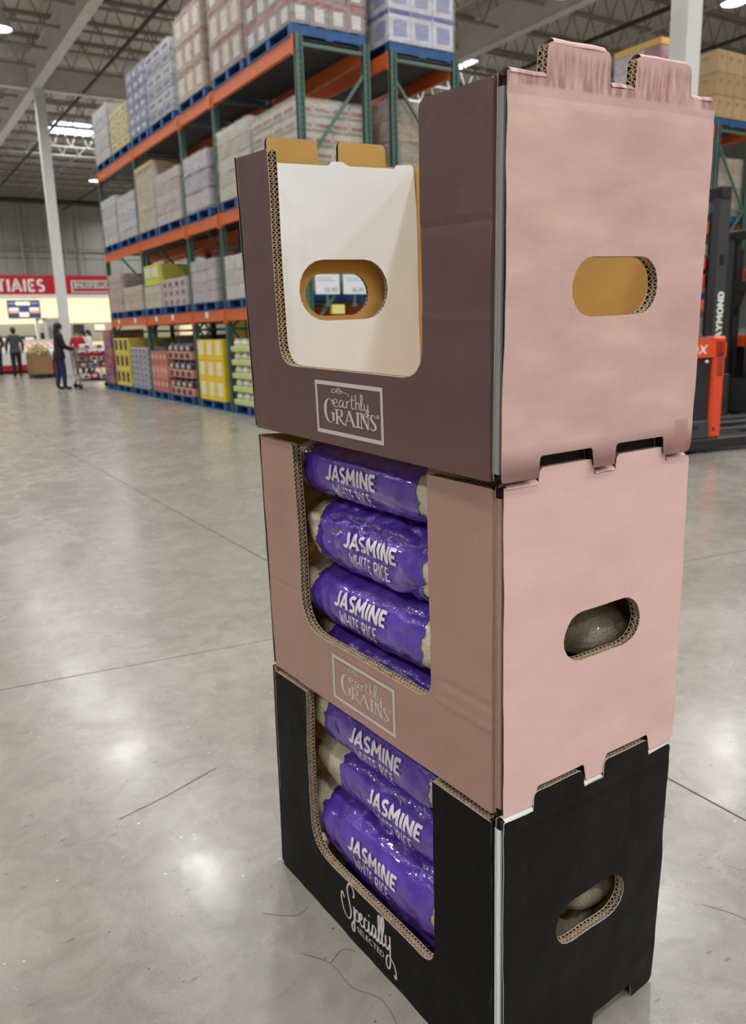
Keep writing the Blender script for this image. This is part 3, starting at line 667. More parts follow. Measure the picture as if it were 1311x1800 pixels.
    m3 = nd(nt, 'ShaderNodeMapRange'); m3.inputs[1].default_value = 0.010; m3.inputs[2].default_value = 0.003; L(v3.outputs[0], m3.inputs[0])
    m4 = nd(nt, 'ShaderNodeMapRange'); m4.inputs[1].default_value = 0.55; m4.inputs[2].default_value = 0.66; m4.inputs[4].default_value = 0.6; L(tex(1.4, 3), m4.inputs[0])
    x3 = nd(nt, 'ShaderNodeMath', operation='MULTIPLY'); L(m3.outputs[0], x3.inputs[0]); L(m4.outputs[0], x3.inputs[1])
    col = mix(x3.outputs[0], col, (*lin((96, 92, 86)), 1))
    L(col, b.inputs['Base Color'])
    mr = nd(nt, 'ShaderNodeMapRange'); mr.inputs[1].default_value = 0.3; mr.inputs[2].default_value = 0.7; mr.inputs[3].default_value = 0.17; mr.inputs[4].default_value = 0.34
    L(tex(2.6, 7, 0.8), mr.inputs[0]); L(mr.outputs[0], b.inputs['Roughness'])
    b.inputs['Specular IOR Level'].default_value = 0.75
    bp = nd(nt, 'ShaderNodeBump'); bp.inputs['Strength'].default_value = 0.10; bp.inputs['Distance'].default_value = 0.004; L(tex(60, 5), bp.inputs['Height']); L(bp.outputs[0], b.inputs['Normal'])
    return m
CONC = floor_material()
JOINT = material('joint_filler', (86, 83, 78), 0.8)
X0, X1, Y0, Y1 = -14.0, 46.0, -12.0, 57.0
ZC = 10.3
fl = struct('floor', MB().box(X0, X1, Y0, Y1, -0.2, -0.012), JOINT)
# slabs between the saw cuts: one cut runs with the aisle, the crossing cuts lie slightly askew
def yjoint(k, x): return 3.20+k*3.45-0.131*(x-0.24)
xs = [X0, -5.0, 1.832, 8.5, 15.2, 21.9, X1]; g = 0.0035
for a, b in zip(xs, xs[1:]):
    for k in range(-4, 17):
        def yy(x, kk, s): return min(Y1, max(Y0, yjoint(kk, x)+s*g)) if -4 < kk < 16 else (Y0 if kk <= -4 else Y1)
        p = [(a+g, yy(a, k, 1)), (b-g, yy(b, k, 1)), (b-g, yy(b, k+1, -1)), (a+g, yy(a, k+1, -1))]
        if min(p[2][1], p[3][1])-max(p[0][1], p[1][1]) < 0.05: continue
        MB().hexa([(q[0], q[1], -0.012) for q in p]+[(q[0], q[1], 0.0) for q in p]).build('concrete_slab', CONC, fl)

# old scratches and hairline cracks in the slabs near the stack
def scratch(P, w):
    mb = MB(); stroke_on(mb, P, w, lambda x, y: (x, y, 0.0007)); mb.build('scratch', JOINT, fl)
scratch([(0.421, 2.085), (0.56, 2.12), (0.745, 2.186)], 0.0035)
for P in ([(0.62, 1.36), (0.66, 1.30), (0.665, 1.22), (0.70, 1.16), (0.69, 1.08)], [(0.66, 1.30), (0.70, 1.32), (0.72, 1.30)], [(0.60, 1.52), (0.66, 1.47), (0.70, 1.48)], [(1.46, 0.98), (1.50, 0.90), (1.49, 0.82)]): scratch(catmull(P, 3), 0.0013)

STEEL = material('painted_steel', (218, 216, 210), 0.5, var=0.05, scale=3); DECK_RGB = (208, 202, 192)
def deck_material():
    m = material('roof_deck', DECK_RGB, 0.6); nt = m.node_tree; b = nt.nodes['Principled BSDF']
    ge = nd(nt, 'ShaderNodeNewGeometry'); wv = nd(nt, 'ShaderNodeTexWave', wave_type='BANDS', bands_direction='X'); wv.inputs['Scale'].default_value = 1.0
    nt.links.new(ge.outputs['Position'], wv.inputs[0]); bp = nd(nt, 'ShaderNodeBump'); bp.inputs['Strength'].default_value = 0.5; bp.inputs['Distance'].default_value = 0.05
    nt.links.new(wv.outputs[1], bp.inputs['Height']); nt.links.new(bp.outputs[0], b.inputs['Normal']); return m
ceil = struct('ceiling', MB().box(X0, X1, Y0, Y1, ZC, ZC+0.2), deck_material())
def joist(y, x0, x1):
    mb = MB(); zb, zt = 9.42, ZC-0.06
    for z, h in ((zb, 0.07), (zt, 0.09)):
        mb.box(x0, x1, y-0.045, y-0.008, z-h/2, z+h/2); mb.box(x0, x1, y+0.008, y+0.045, z-h/2, z+h/2)
    n = int((x1-x0)/0.75); d = (x1-x0)/n
    for k in range(n):
        a = x0+k*d; mb.bar((a, y, zb), (a+d/2, y, zt), 0.032, 0.032); mb.bar((a+d/2, y, zt), (a+d, y, zb), 0.032, 0.032)
    return mb
yj = [y*1.83+1.0 for y in range(1, 31)]
GREYSTEEL = material('grey_steel', (158, 153, 145), 0.55)
jm = joist(0, 0.0, 34.0).mesh('roof_joist', GREYSTEEL)
for y in yj:
    if abs(y-30) > 0.5: link('roof_joist', jm, ceil, (0, y, 0))
def girder(p0, p1, w, h, name='girder'):
    mb = MB(); p0, p1 = Vector(p0), Vector(p1); up = Vector((0, 0, 1))
    mb.bar(p0, p1, w, 0.03); mb.bar(p0+up*h, p1+up*h, w, 0.03); mb.bar(p0+up*h/2, p1+up*h/2, w*0.8, h)
    return mb.build(name, STEEL, ceil)
girder((5.85, 2, 9.05), (5.85, Y1, 9.05), 0.30, 0.85); girder((0, 30, 9.15), (34, 30, 9.15), 0.28, 0.8)
girder((16.5, 2, 9.05), (16.5, Y1, 9.05), 0.30, 0.85)
DARKPIPE = material('dark_pipe', (62, 56, 52), 0.5); PALEPIPE = material('pale_pipe', (190, 186, 178), 0.5)
for x, z, r in ((7.45, 9.2, 0.05), (12.2, 9.2, 0.045), (18.6, 9.0, 0.06), (22.6, 9.1, 0.05), (25.0, 9.15, 0.05)):
    MB().tube((x, 2, z), (x, Y1, z), r, 8).build('sprinkler_pipe', DARKPIPE, ceil, smooth=True)
for x in (9.6, 14.4, 20.4): MB().tube((x, 2, 9.33), (x, Y1, 9.33), 0.03, 6).build('conduit', PALEPIPE, ceil)
MB().tube((0, 52.5, 9.0), (34, 52.5, 9.0), 0.16, 10).build('duct', DARKPIPE, ceil, smooth=True)
# columns
def column(x, y, w, label):
    t = thing('column', label, 'column', (x, y, 0))
    MB().bbox(x-w/2, x+w/2, y-w/2, y+w/2, 0.02, ZC-0.1, 0.012).build('shaft', material('white_column', (226, 228, 226), 0.45), t)
    MB().box(x-w/2-0.08, x+w/2+0.08, y-w/2-0.08, y+w/2+0.08, 0, 0.02).build('base_plate', STEEL, t)
    MB().box(x-w/2-0.05, x+w/2+0.05, y-w/2-0.05, y+w/2+0.05, ZC-0.1, ZC-0.02).build('cap_plate', STEEL, t)
column(5.95, 29.5, 0.30, 'white steel column rising behind the flower bin near the red sign band')
column(10.18, 8.05, 0.30, 'white square column standing between the two runs of racking behind the reach trucks')
# walls
WALL = material('metal_wall', (176, 174, 168), 0.55, var=0.04, scale=1.5); WJ = material('wall_backing', (120, 118, 112), 0.7)
wb = struct('wall_back', MB().box(X0, X1, Y1, Y1+0.2, -0.2, ZC+0.2), WJ)
pm = MB().bbox(0.012, 1.188, -0.03, 0.0, 0.0, 6.15, 0.008).mesh('wall_panel', WALL); pm2 = MB().bbox(0.012, 1.188, -0.03, 0.0, 6.2, ZC, 0.008).mesh('wall_panel', WALL)
x = 0.0
while x < 30: link('wall_panel', pm, wb, (x, Y1, 0)); link('wall_panel', pm2, wb, (x, Y1, 0)); x += 1.2
MB().box(0, 30, Y1-0.16, Y1-0.04, 6.6, 6.85).build('wall_girt', GREYSTEEL, wb)
for x in (9.4, 10.1, 12.0, 12.9): MB().tube((x, Y1-0.2, 3), (x, Y1-0.2, ZC), 0.05, 6).build('wall_pipe', PALEPIPE, wb)
struct('wall_right', MB().box(X1, X1+0.2, Y0, Y1, -0.2, ZC+0.2), WALL)
struct('wall_left', MB().box(X0-0.2, X0, Y0, Y1, -0.2, ZC+0.2), WALL)
struct('wall_front', MB().box(X0, X1, Y0-0.2, Y0, -0.2, ZC+0.2), WALL)

# ------------------------------------------------------------------ lamps and skylights
GLOW = emitter('lamp_glow', (250, 252, 255), 14.0); REFL = material('lamp_shade', (210, 212, 212), 0.35, metal=0.5)
shade_me = MB().lathe([(0.10, 0.62), (0.12, 0.45), (0.20, 0.36), (0.31, 0.06), (0.32, 0.0), (0.29, 0.02), (0.19, 0.34), (0.10, 0.42)], (0, 0, 0), 20).mesh('lamp_shade', REFL, smooth=True)
bulb_me = MB().lathe([(0.0, 0.03), (0.285, 0.03), (0.285, 0.06), (0.0, 0.06)], (0, 0, 0), 20).mesh('lamp_lens', GLOW)
stem_me = MB().tube((0, 0, 0.6), (0, 0, 0.98), 0.02, 6).mesh('lamp_stem', GREYSTEEL)
LAMPS = []
for x in (-7.4, -1.6, 4.15, 9.9, 15.75, 21.6): LAMPS += [(x, y+(2.5 if x > 12 else 0.0)) for y in (-9.8, -6.0, -2.2, 2.0, 7.6, 13.5, 19.0, 24.5, 30.8) if not (x > 21 and 8 < y < 28)]  # closely set rows behind the camera are added to brighten the end panels
for x in (-7.4, -1.6, 15.75, 21.6): LAMPS += [(x, y) for y in (36.5, 42.5, 48.5, 54.0)]  # unseen far lamps added to brighten the back wall
LAMPS += [(4.15, 48.5), (4.15, 54.0)]  # more of these, added out of view for the far wall
LAMPS.append((20.0, 14.4)); LAMPS.append((11.4, 45.2))
def lamp_words(x, y):
    if (x, y) == (4.15, 24.5): return 'bright high bay lamp hanging beside the long white roof girder'
    if (x, y) == (11.4, 45.2): return 'bright high bay lamp hanging low beyond the far end of the racking'
    if (x, y) == (15.75, 16.0): return 'bright high bay lamp hanging over the gap between the two runs of racking'
    if (x, y) == (20.0, 14.4): return 'bright high bay lamp hanging over the racking behind the reach trucks'
    return 'round high bay lamp hanging from the roof joists in a row'
for (x, y) in LAMPS:
    z = 9.05
    t = thing('high_bay_lamp', lamp_words(x, y), 'lamp', (x, y, z), group='high bay lamps')
    link('lamp_shade', shade_me, t); link('lamp_lens', bulb_me, t); link('lamp_stem', stem_me, t)
    ld = bpy.data.lights.new('lamp_light', 'AREA'); ld.shape = 'DISK'; ld.size = 0.56; ld.energy = LAMP_W; ld.color = (1.0, 0.995, 0.985); ld.spread = math.radians(165)
    link('lamp_light', ld, t, (0, 0, 0.015))
SKYG = emitter('skylight_glow', (235, 242, 250), 3.2)
for n, (x, y) in enumerate(((9.2, 39.4), (30.2, 48), (18.5, 25), (24.0, 36))):
    w = struct('window_%d' % (n+1), MB().box(x-1.0, x+1.0, y-1.1, y+1.1, ZC-0.03, ZC-0.005), SKYG)
    fr = MB()
    for a in (-1, 1): fr.box(x+a*1.03-0.04, x+a*1.03+0.04, y-1.15, y+1.15, ZC-0.12, ZC-0.002); fr.box(x-1.07, x+1.07, y+a*1.13-0.04, y+a*1.13+0.04, ZC-0.12, ZC-0.002)
    fr.build('window_frame', STEEL, w)
    ld = bpy.data.lights.new('daylight', 'AREA'); ld.shape = 'RECTANGLE'; ld.size = 1.9; ld.size_y = 2.1; ld.energy = 160; ld.color = (0.93, 0.97, 1.0); link('daylight', ld, w, (x, y, ZC-0.05))

# ------------------------------------------------------------------ pallet racking
GREEN = material('rack_green', (84, 116, 105), 0.4, var=0.06, scale=4); ORANGE = material('rack_orange', (220, 108, 52), 0.42, var=0.06, scale=4)
BLUE = material('pallet_blue', (38, 84, 142), 0.5, var=0.2, scale=7); DECKW = material('wire_deck', (52, 52, 54), 0.6); SLOT = material('slot_dark', (24, 40, 36), 0.8)
LZ = (1.655, 3.11, 4.85)           # beam tops
post_me = MB().box(-0.045, 0.045, -0.04, 0.04, 0.0, 1.0).mesh('post', GREEN)
def rack(name, label, x0, x1, ys, flip=1, levels=LZ):
    """x0 aisle face, x1 rear face, ys post lines (first is the near end)"""
    t = thing(name, label, 'rack', (x0, ys[0], 0))
    top = levels[-1]+0.02
    for n, y in enumerate(ys):
        for x in (x0, x1):
            p = MB().box(x-0.045, x+0.045, y-0.012, y+0.012, 0, top)
            p.box(x-0.045, x-0.03, y-0.04, y+0.04, 0, top).box(x+0.03, x+0.045, y-0.04, y+0.04, 0, top).box(x-0.075, x+0.075, y-0.06, y+0.06, 0, 0.012)
            po = p.build('post', GREEN, t)
            if n == 0:
                h = MB(); z = 0.3
                while z < top-0.1:
                    for dx in (-0.017, 0.017): h.box(x+dx-0.007, x+dx+0.007, y-0.0135, y-0.0115, z, z+0.022)
                    z += 0.075
                tag(h.build('slot_shade', SLOT, po), kind='stuff')  # dark blocks on the post stand in for the shade inside its slots
        s = flip
        for zz in (0.35, 1.35, 2.35, 3.35, top-0.12):
            MB().box(x0+0.04, x1-0.04, y-0.02, y+0.02, zz-0.02, zz+0.02).build('brace', GREEN, t)
        for za, zb in ((0.35, 1.35), (1.35, 2.35), (2.35, 3.35), (3.35, 4.50)):
            a, b = (x0+0.04, x1-0.04) if s > 0 else (x1-0.04, x0+0.04); s = -s
            MB().bar((a, y, za), (b, y, zb), 0.035, 0.04, up=(0, 1, 0)).build('diagonal_brace', GREEN, t)
    for ya, yb in zip(ys, ys[1:]):
        for z in levels:
            for x in (x0, x1):
                s = -1 if x == x0 else 1
                b = MB().box(x-0.028+s*0.02, x+0.028+s*0.02, ya+0.045, yb-0.045, z-0.175, z).build('beam', ORANGE, t)
                for y in (ya+0.05, yb-0.05): MB().box(x-0.034+s*0.03, x+0.034+s*0.03, y-0.02, y+0.02, z-0.215, z+0.005).build('beam_connector', ORANGE, b)
            MB().box(x0+0.06, x1-0.06, ya+0.07, yb-0.07, z-0.022, z-0.002).build('wire_deck', DECKW, t)
    return t
RX, RXB, R2, R2B, RR, RRB = 5.08, 6.05, 6.47, 7.50, 14.23, 15.20
LY = [9.74, 12.58, 14.12, 16.90, 19.70]
rack('pallet_rack', 'green and orange pallet racking along the aisle with stocked floor level', RX, RXB, LY, flip=-1)
rack('pallet_rack', 'green and orange pallet racking standing back to back behind the aisle racking', R2, R2B, LY)
rack('pallet_rack', 'green and orange pallet racking behind the reach trucks', RR, RRB, [10.40, 13.2, 16.0, 18.8, 21.6])

deck_me = None
def pallet(x0, x1, y0, y1, z, label):
    w = label.split()
    if len(w) > 16: label = ' '.join(w[:4]+[q for q in w[4:] if q != 'the'])
    t = thing('pallet', label, 'pallet', ((x0+x1)/2, (y0+y1)/2, z), group='blue pallets')
    W = x1-x0; D = y1-y0
    key = ('%.2f_%.2f' % (W, D))
    if key not in PAL:
        PAL[key] = (MB().box(-W/2, W/2, -0.05, 0.05, 0.0, 0.110).mesh('stringer', BLUE), MB().box(-0.055, 0.055, -D/2, D/2, 0, 0.018).mesh('deck_board', BLUE))
    st, bd = PAL[key]
    for k in (-1, 0, 1): link('stringer', st, t, (0, k*(D/2-0.05), 0.018))
    for k in range(5): link('deck_board', bd, t, (-W/2+0.055+k*(W-0.11)/4, 0, 0.129))
    for k in (0, 2, 4): link('bottom_board', bd, t, (-W/2+0.055+k*(W-0.11)/4, 0, 0.0))
    return t
PAL = {}
def film_material():
    m = bpy.data.materials.new('stretch_film'); m.use_nodes = True; nt = m.node_tree; nt.nodes.clear(); L = nt.links.new
    o = nd(nt, 'ShaderNodeOutputMaterial'); tr = nd(nt, 'ShaderNodeBsdfTransparent'); gl = nd(nt, 'ShaderNodeBsdfPrincipled')
    gl.inputs['Base Color'].default_value = (0.82, 0.83, 0.86, 1); gl.inputs['Roughness'].default_value = 0.09
    ge = nd(nt, 'ShaderNodeNewGeometry'); mp = nd(nt, 'ShaderNodeMapping'); mp.inputs['Scale'].default_value = (1, 1, 2.6); L(ge.outputs['Position'], mp.inputs[0])
    n = nd(nt, 'ShaderNodeTexNoise'); n.inputs['Scale'].default_value = 3.4; n.inputs['Detail'].default_value = 6; n.inputs['Distortion'].default_value = 1.4; L(mp.outputs[0], n.inputs[0])
    r = nd(nt, 'ShaderNodeMapRange'); r.inputs[1].default_value = 0.35; r.inputs[2].default_value = 0.75; r.inputs[3].default_value = 0.06; r.inputs[4].default_value = 0.5; L(n.outputs[0], r.inputs[0])
    n2 = nd(nt, 'ShaderNodeTexNoise'); n2.inputs['Scale'].default_value = 14; n2.inputs['Detail'].default_value = 4; n2.inputs['Distortion'].default_value = 2; L(mp.outputs[0], n2.inputs[0])
    bp = nd(nt, 'ShaderNodeBump'); bp.inputs['Strength'].default_value = 0.9; bp.inputs['Distance'].default_value = 0.03; L(n2.outputs[0], bp.inputs['Height']); L(bp.outputs[0], gl.inputs['Normal'])
    mx = nd(nt, 'ShaderNodeMixShader'); L(r.outputs[0], mx.inputs[0]); L(tr.outputs[0], mx.inputs[1]); L(gl.outputs[0], mx.inputs[2]); L(mx.outputs[0], o.inputs[0])
    return m
FILM = film_material()
def carton_mat(rgb, rough=0.55): return material('carton_%d_%d_%d' % rgb, rgb, rough, var=0.08, scale=9)
def carton_load(short, x0, x1, y0, y1, z0, z1, n, colours, label=None, film=True, patch=None, patch_faces='x', topper=None, gap=0.006, name='carton_load', on_pallet=True, jitter=0.006, stripe=None):
    """a block of cartons n=(across depth, along aisle, high); colours cycle by layer; patch = (rgb, w, h, dz) printed label on each carton's aisle face
    ('x'), its end face ('y') or both ('xy')"""
    zp = z0+0.148 if on_pallet else z0
    if on_pallet: pallet(x0, x1, y0, y1, z0, 'blue pallet under the '+re.sub(r' wrapped| of cartons| of printed cartons| lidded| of lidded tubs in cartons| with orange ends| shaped| with framed top| in many tiers| stacked| standing| with bag pictures| of three tiers|small ', '', short))
    t = thing(name, label or short, 'carton load', ((x0+x1)/2, (y0+y1)/2, zp), group='loads of cartons on the racking')
    nx, ny, nz = n; dx = (x1-x0)/nx; dy = (y1-y0)/ny; dz = (z1-zp)/nz
    ms = []
    for c in colours: ms.append(MB().bbox(-dx/2+gap/2, dx/2-gap/2, -dy/2+gap/2, dy/2-gap/2, 0.001, dz-gap/2, 0.006).mesh('carton', carton_mat(c)))
    px = py = None
    if patch:
        pm = carton_mat(patch[0], 0.45); w, h, cz = patch[1:4]
        px = MB().box(-dx/2-0.0005, -dx/2+0.004, -dy*w/2, dy*w/2, dz*(cz-h/2), dz*(cz+h/2)).mesh('printed_label', pm)
        py = MB().box(-dx*w/2, dx*w/2, -dy/2-0.0005, -dy/2+0.004, dz*(cz-h/2), dz*(cz+h/2)).mesh('printed_label', pm)
    if stripe:
        sm = carton_mat(stripe[0], 0.45)
        sx = MB().box(-dx/2-0.0002, -dx/2+0.003, -dy/2+0.01, dy/2-0.01, dz*stripe[1], dz*stripe[2]).mesh('printed_stripe', sm)
        sy = MB().box(-dx/2+0.01, dx/2-0.01, -dy/2-0.0002, -dy/2+0.003, dz*stripe[1], dz*stripe[2]).mesh('printed_stripe', sm)
    bx, by, bz = (x0+x1)/2, (y0+y1)/2, zp
    for k in range(nz):
        for j in range(ny):
            for i in range(nx):
                if 0 < i < nx-1 and 0 < j < ny-1 and k < nz-1: continue
                if i == nx-1 and nx > 2 and j > 0 and k < nz-1: continue
                jx, jy = random.uniform(-jitter, jitter)*0.5, random.uniform(-jitter, jitter)*0.5
                c = link('carton', ms[(k+j*(1 if len(colours) > 2 else 0)) % len(ms)], t, (x0+(i+0.5)*dx-bx+jx, y0+(j+0.5)*dy-by+jy, k*dz))
                if patch and i == 0 and 'x' in patch_faces: link('printed_label', px, c)
                if patch and j == 0 and 'y' in patch_faces: link('printed_label', py, c)
                if stripe and i == 0: link('printed_stripe', sx, c)
                if stripe and j == 0: link('printed_stripe', sy, c)
    if topper:
        MB().bbox(x0-0.01, x1+0.01, y0-0.01, y1+0.01, z1, z1+topper[1], 0.008).build('top_cap', carton_mat(topper[0]), t)
    if film:
        mb = MB(); e = 0.014; g = 8; sd = random.random()*50
        def wob(p):
            q = Vector((p[0]*2.3+sd, p[1]*2.3, p[2]*3.1)); w = noise.noise(q)*0.010
            return w
        ring = [(x0-e, y0-e), (x1+e, y0-e), (x1+e, y1+e), (x0-e, y1+e)]
        P = []
        for a, b in zip(ring, ring[1:]+ring[:1]): P += [(a[0]+(b[0]-a[0])*k/g, a[1]+(b[1]-a[1])*k/g) for k in range(g)]
        m = len(P); R = 9
        for r in range(R+1):
            z = zp-0.015+(z1+0.01-zp+0.015)*r/R
            for (a, b) in P:
                sx = 1 if a > bx else -1; sy = 1 if b > by else -1; w = wob((a, b, z)); mb.v.append((a+sx*abs(w), b+sy*abs(w), z))
        for r in range(R):
            for k in range(m): mb.f.append((r*m+k, r*m+(k+1) % m, (r+1)*m+(k+1) % m, (r+1)*m+k)); mb.m.append(0)
        mb.build('stretch_film', FILM, t, smooth=True)
    return t
A, B = RX-0.06, RXB+0.02
# --- aisle racking, top level
L3 = LZ[2]
carton_load('pale grey wrapped load at the far end of the top level', A, B, 18.42, 19.62, L3, 6.05, (2, 3, 5), [(196, 190, 186), (180, 176, 176)])
carton_load('yellow wrapped load on the top level beside the pale grey load', A, B, 17.0, 18.25, L3, 5.75, (2, 3, 4), [(214, 202, 120), (206, 196, 128)], patch=((180, 96, 60), 0.3, 0.3, 0.5))
carton_load('blue wrapped load of cartons on the top level beside the yellow load', A, B, 15.75, 16.84, L3, 6.15, (2, 3, 6), [(104, 116, 168), (132, 140, 178)], patch=((206, 206, 214), 0.5, 0.4, 0.5))
carton_load('silvery blue wrapped load of cartons in the middle of the top level', A, B, 14.28, 15.60, L3, 6.12, (2, 3, 6), [(160, 160, 176), (196, 194, 200)], patch=((96, 98, 140), 0.6, 0.3, 0.5))
carton_load('tan wrapped load of tall cartons in the top narrow bay', A, B, 12.78, 14.0, L3, 6.25, (2, 3, 3), [(188, 168, 146), (176, 150, 130)], patch=((226, 214, 196), 0.55, 0.6, 0.5), stripe=((160, 96, 80), 0.86, 0.97))
carton_load('brown and cream wrapped load second from the near top end', A, B, 11.30, 12.46, L3, 6.75, (2, 3, 4), [(168, 138, 122), (190, 166, 146)], patch=((228, 216, 200), 0.55, 0.6, 0.45), stripe=((150, 66, 60), 0.88, 0.98))
carton_load('grey brown load of red striped cartons at the near top end', A, B+0.02, 9.78, 11.16, L3, 6.9, (4, 4, 6), [(150, 132, 128)], patch=((224, 220, 216), 0.5, 0.5, 0.38), patch_faces='xy', stripe=((168, 66, 60), 0.74, 0.95))
# --- aisle racking, middle level
L2 = LZ[1]
carton_load('pale grey wrapped load at the far end of the middle level', A, B, 18.42, 19.56, L2, 4.22, (2, 3, 5), [(202, 198, 198), (188, 184, 186)])
carton_load('pale lilac grey wrapped load on the middle level beside the far post', A, B, 17.02, 18.3, L2, 4.12, (2, 3, 5), [(190, 186, 192), (204, 200, 204)])
carton_load('tall tan crate shaped load with framed top on the middle level', A, B, 15.72, 16.8, L2, 4.36, (2, 3, 3), [(194, 176, 146)], topper=((196, 172, 128), 0.09))
carton_load('pinkish wrapped load with orange ends on the middle level', A, B, 14.3, 15.62, L2, 4.12, (2, 3, 5), [(200, 184, 178), (186, 168, 166)], patch=((206, 116, 70), 0.5, 0.45, 0.5), patch_faces='y')
carton_load('silver wrapped load of three tiers in the middle narrow bay', A, B, 12.9, 14.0, L2, 4.14, (2, 3, 3), [(196, 188, 190), (172, 166, 176)], patch=((206, 120, 80), 0.4, 0.3, 0.5), patch_faces='y', stripe=((108, 104, 132), 0.0, 0.12))
carton_load('cream grey wrapped load second from the near middle end', A, B, 11.24, 12.44, L2, 4.25, (2, 3, 5), [(202, 196, 180), (186, 180, 164)])
carton_load('white wrapped load of tub cartons at the near middle end', A, B+0.02, 9.80, 11.1, L2, 4.16, (4, 4, 5), [(206, 198, 188)], patch=((164, 108, 86), 0.8, 0.24, 0.3), patch_faces='xy', stripe=((150, 146, 104), 0.82, 0.97))
# --- aisle racking, low level
L1 = LZ[0]
carton_load('rosy wrapped tall load at the far end of the low level', A, B, 18.55, 19.58, L1, 2.62, (2, 3, 5), [(196, 164, 156), (182, 150, 146)])
carton_load('tan wrapped low load on the low level beside the rosy load', A, B, 17.05, 18.4, L1, 2.28, (2, 3, 3), [(200, 178, 154), (188, 168, 146)])
carton_load('tan wrapped load under the lime carton on the low level', A, B, 15.8, 16.82, L1, 2.22, (2, 3, 3), [(206, 192, 164), (196, 182, 152)])
carton_load('lime green printed carton tier on top of the tan load on the low level', A, B-0.2, 15.85, 16.78, 2.232, 2.62, (2, 2, 1), [(206, 206, 90)], film=False, on_pallet=False, patch=((222, 222, 200), 0.8, 0.45, 0.62))
carton_load('white and dark red wrapped load of packets on the low level', A, B, 14.32, 15.66, L1, 2.28, (2, 4, 3), [(196, 176, 174)], patch=((112, 52, 54), 0.5, 0.5, 0.4))
carton_load('lilac grey wrapped load in the low narrow bay', A, B, 12.88, 14.0, L1, 2.48, (2, 3, 4), [(190, 176, 180), (176, 164, 172)], patch=((216, 110, 70), 0.4, 0.4, 0.5), patch_faces='y')
carton_load('bulging grey wrapped load on the low level beside the narrow bay', A, B, 11.28, 12.44, L1, 2.45, (2, 3, 3), [(206, 200, 194), (192, 186, 182)])
carton_load('blue and grey load behind the price signs', A+0.1, B, 9.95, 11.12, L1, 2.02, (2, 3, 2), [(120, 112, 108), (92, 96, 108)])
# --- rear racking: near end stacks and what shows through the gaps
C_, D_ = R2+0.0, R2B+0.03
carton_load('blue and white printed carton load atop the rear racking', C_, D_, 9.80, 11.1, L3, 6.95, (3, 3, 5), [(220, 220, 228)], patch=((150, 160, 206), 0.6, 0.5, 0.45), patch_faces='xy', stripe=((74, 84, 168), 0.86, 0.99))
carton_load('brown wrapped load on the rear racking below the blue and white cartons', C_, D_, 9.82, 11.1, L2, 4.3, (3, 3, 4), [(178, 156, 132), (160, 138, 118)])
carton_load('brown carton load on the lowest beams of the rear racking end', C_, D_, 9.9, 11.1, L1, 2.5, (2, 3, 3), [(160, 138, 118), (150, 130, 112)])
carton_load('dark red wrapped load on the low level of the rear racking', C_, D_, 15.3, 16.6, L1, 2.75, (2, 3, 4), [(150, 86, 74), (200, 190, 180)])
carton_load('cream carton load on the low level of the rear racking', C_, D_, 13.0, 14.0, L1, 2.7, (2, 3, 3), [(176, 160, 136), (164, 148, 126)])
carton_load('grey carton load on the middle level of the rear racking', C_, D_, 14.4, 15.7, L2, 4.2, (2, 3, 3), [(150, 138, 124), (136, 126, 116)])
# --- racking behind the reach trucks
E_, F_ = RR-0.05, RRB+0.05
carton_load('brown carton load stacked square on the top level above the reach trucks', E_, F_, 10.46, 11.55, L3, 6.15, (4, 2, 3), [(190, 158, 116), (182, 150, 108)], film=False, patch=((164, 134, 96), 0.3, 0.12, 0.7), patch_faces='xy')
carton_load('yellow capped load of lilac packs behind the white column', E_, F_, 11.78, 12.95, L3, 6.60, (2, 3, 5), [(206, 190, 196), (176, 110, 116), (214, 206, 210)], topper=((226, 178, 92), 0.13))
carton_load('white and blue wrapped load beyond the yellow capped load', E_, F_, 13.4, 14.6, L3, 6.35, (2, 3, 5), [(206, 210, 220), (170, 178, 200)])
carton_load('brown wrapped load on the middle level behind the reach truck mast', E_, F_, 10.48, 11.6, L2, 4.3, (3, 3, 4), [(178, 156, 132), (166, 142, 118)])
carton_load('cream load of sacks beyond the mast', E_, F_, 11.9, 13.0, L2, 4.2, (2, 3, 4), [(214, 204, 188), (200, 188, 172)])
carton_load('salmon wrapped load on the low level behind the reach truck mast', E_, F_, 10.5, 11.7, L1, 2.7, (3, 3, 4), [(214, 110, 84), (216, 206, 196)])
carton_load('brown carton load standing on the floor behind the reach trucks', E_, F_, 10.5, 11.7, 0.0, 1.3, (3, 3, 3), [(170, 146, 118), (150, 128, 104)])

for k, (y0, y1, z, h, rgb, words) in enumerate(((13.35, 14.5, L2, 1.05, (186, 176, 160), 'grey tan wrapped load on the middle level below the white and blue load'), (14.75, 15.85, L3, 1.3, (176, 156, 128), 'brown wrapped load in the second bay atop the trucks racking'),
        (16.2, 17.4, L3, 1.2, (196, 190, 186), 'pale wrapped load in the third bay atop the trucks racking'), (14.75, 15.85, L2, 1.1, (206, 196, 170), 'cream wrapped load in the second middle bay of the trucks racking'),
        (11.95, 13.05, L1, 1.0, (168, 130, 110), 'rust brown wrapped load on the low level of the trucks racking'), (13.4, 14.6, L1, 1.0, (190, 180, 176), 'pale grey wrapped load in the second low bay of the trucks racking'),
        (12.0, 13.05, 0.0, 1.2, (176, 150, 110), 'tan carton stack on the floor of the trucks racking'), (13.4, 14.6, 0.0, 1.15, (150, 140, 130), 'grey carton stack on the floor of the trucks racking'))):
    carton_load(words, E_, F_, y0, y1, z, z+h, (2, 3, 4), [rgb, tuple(int(q*0.93) for q in rgb)], film=z > 0)

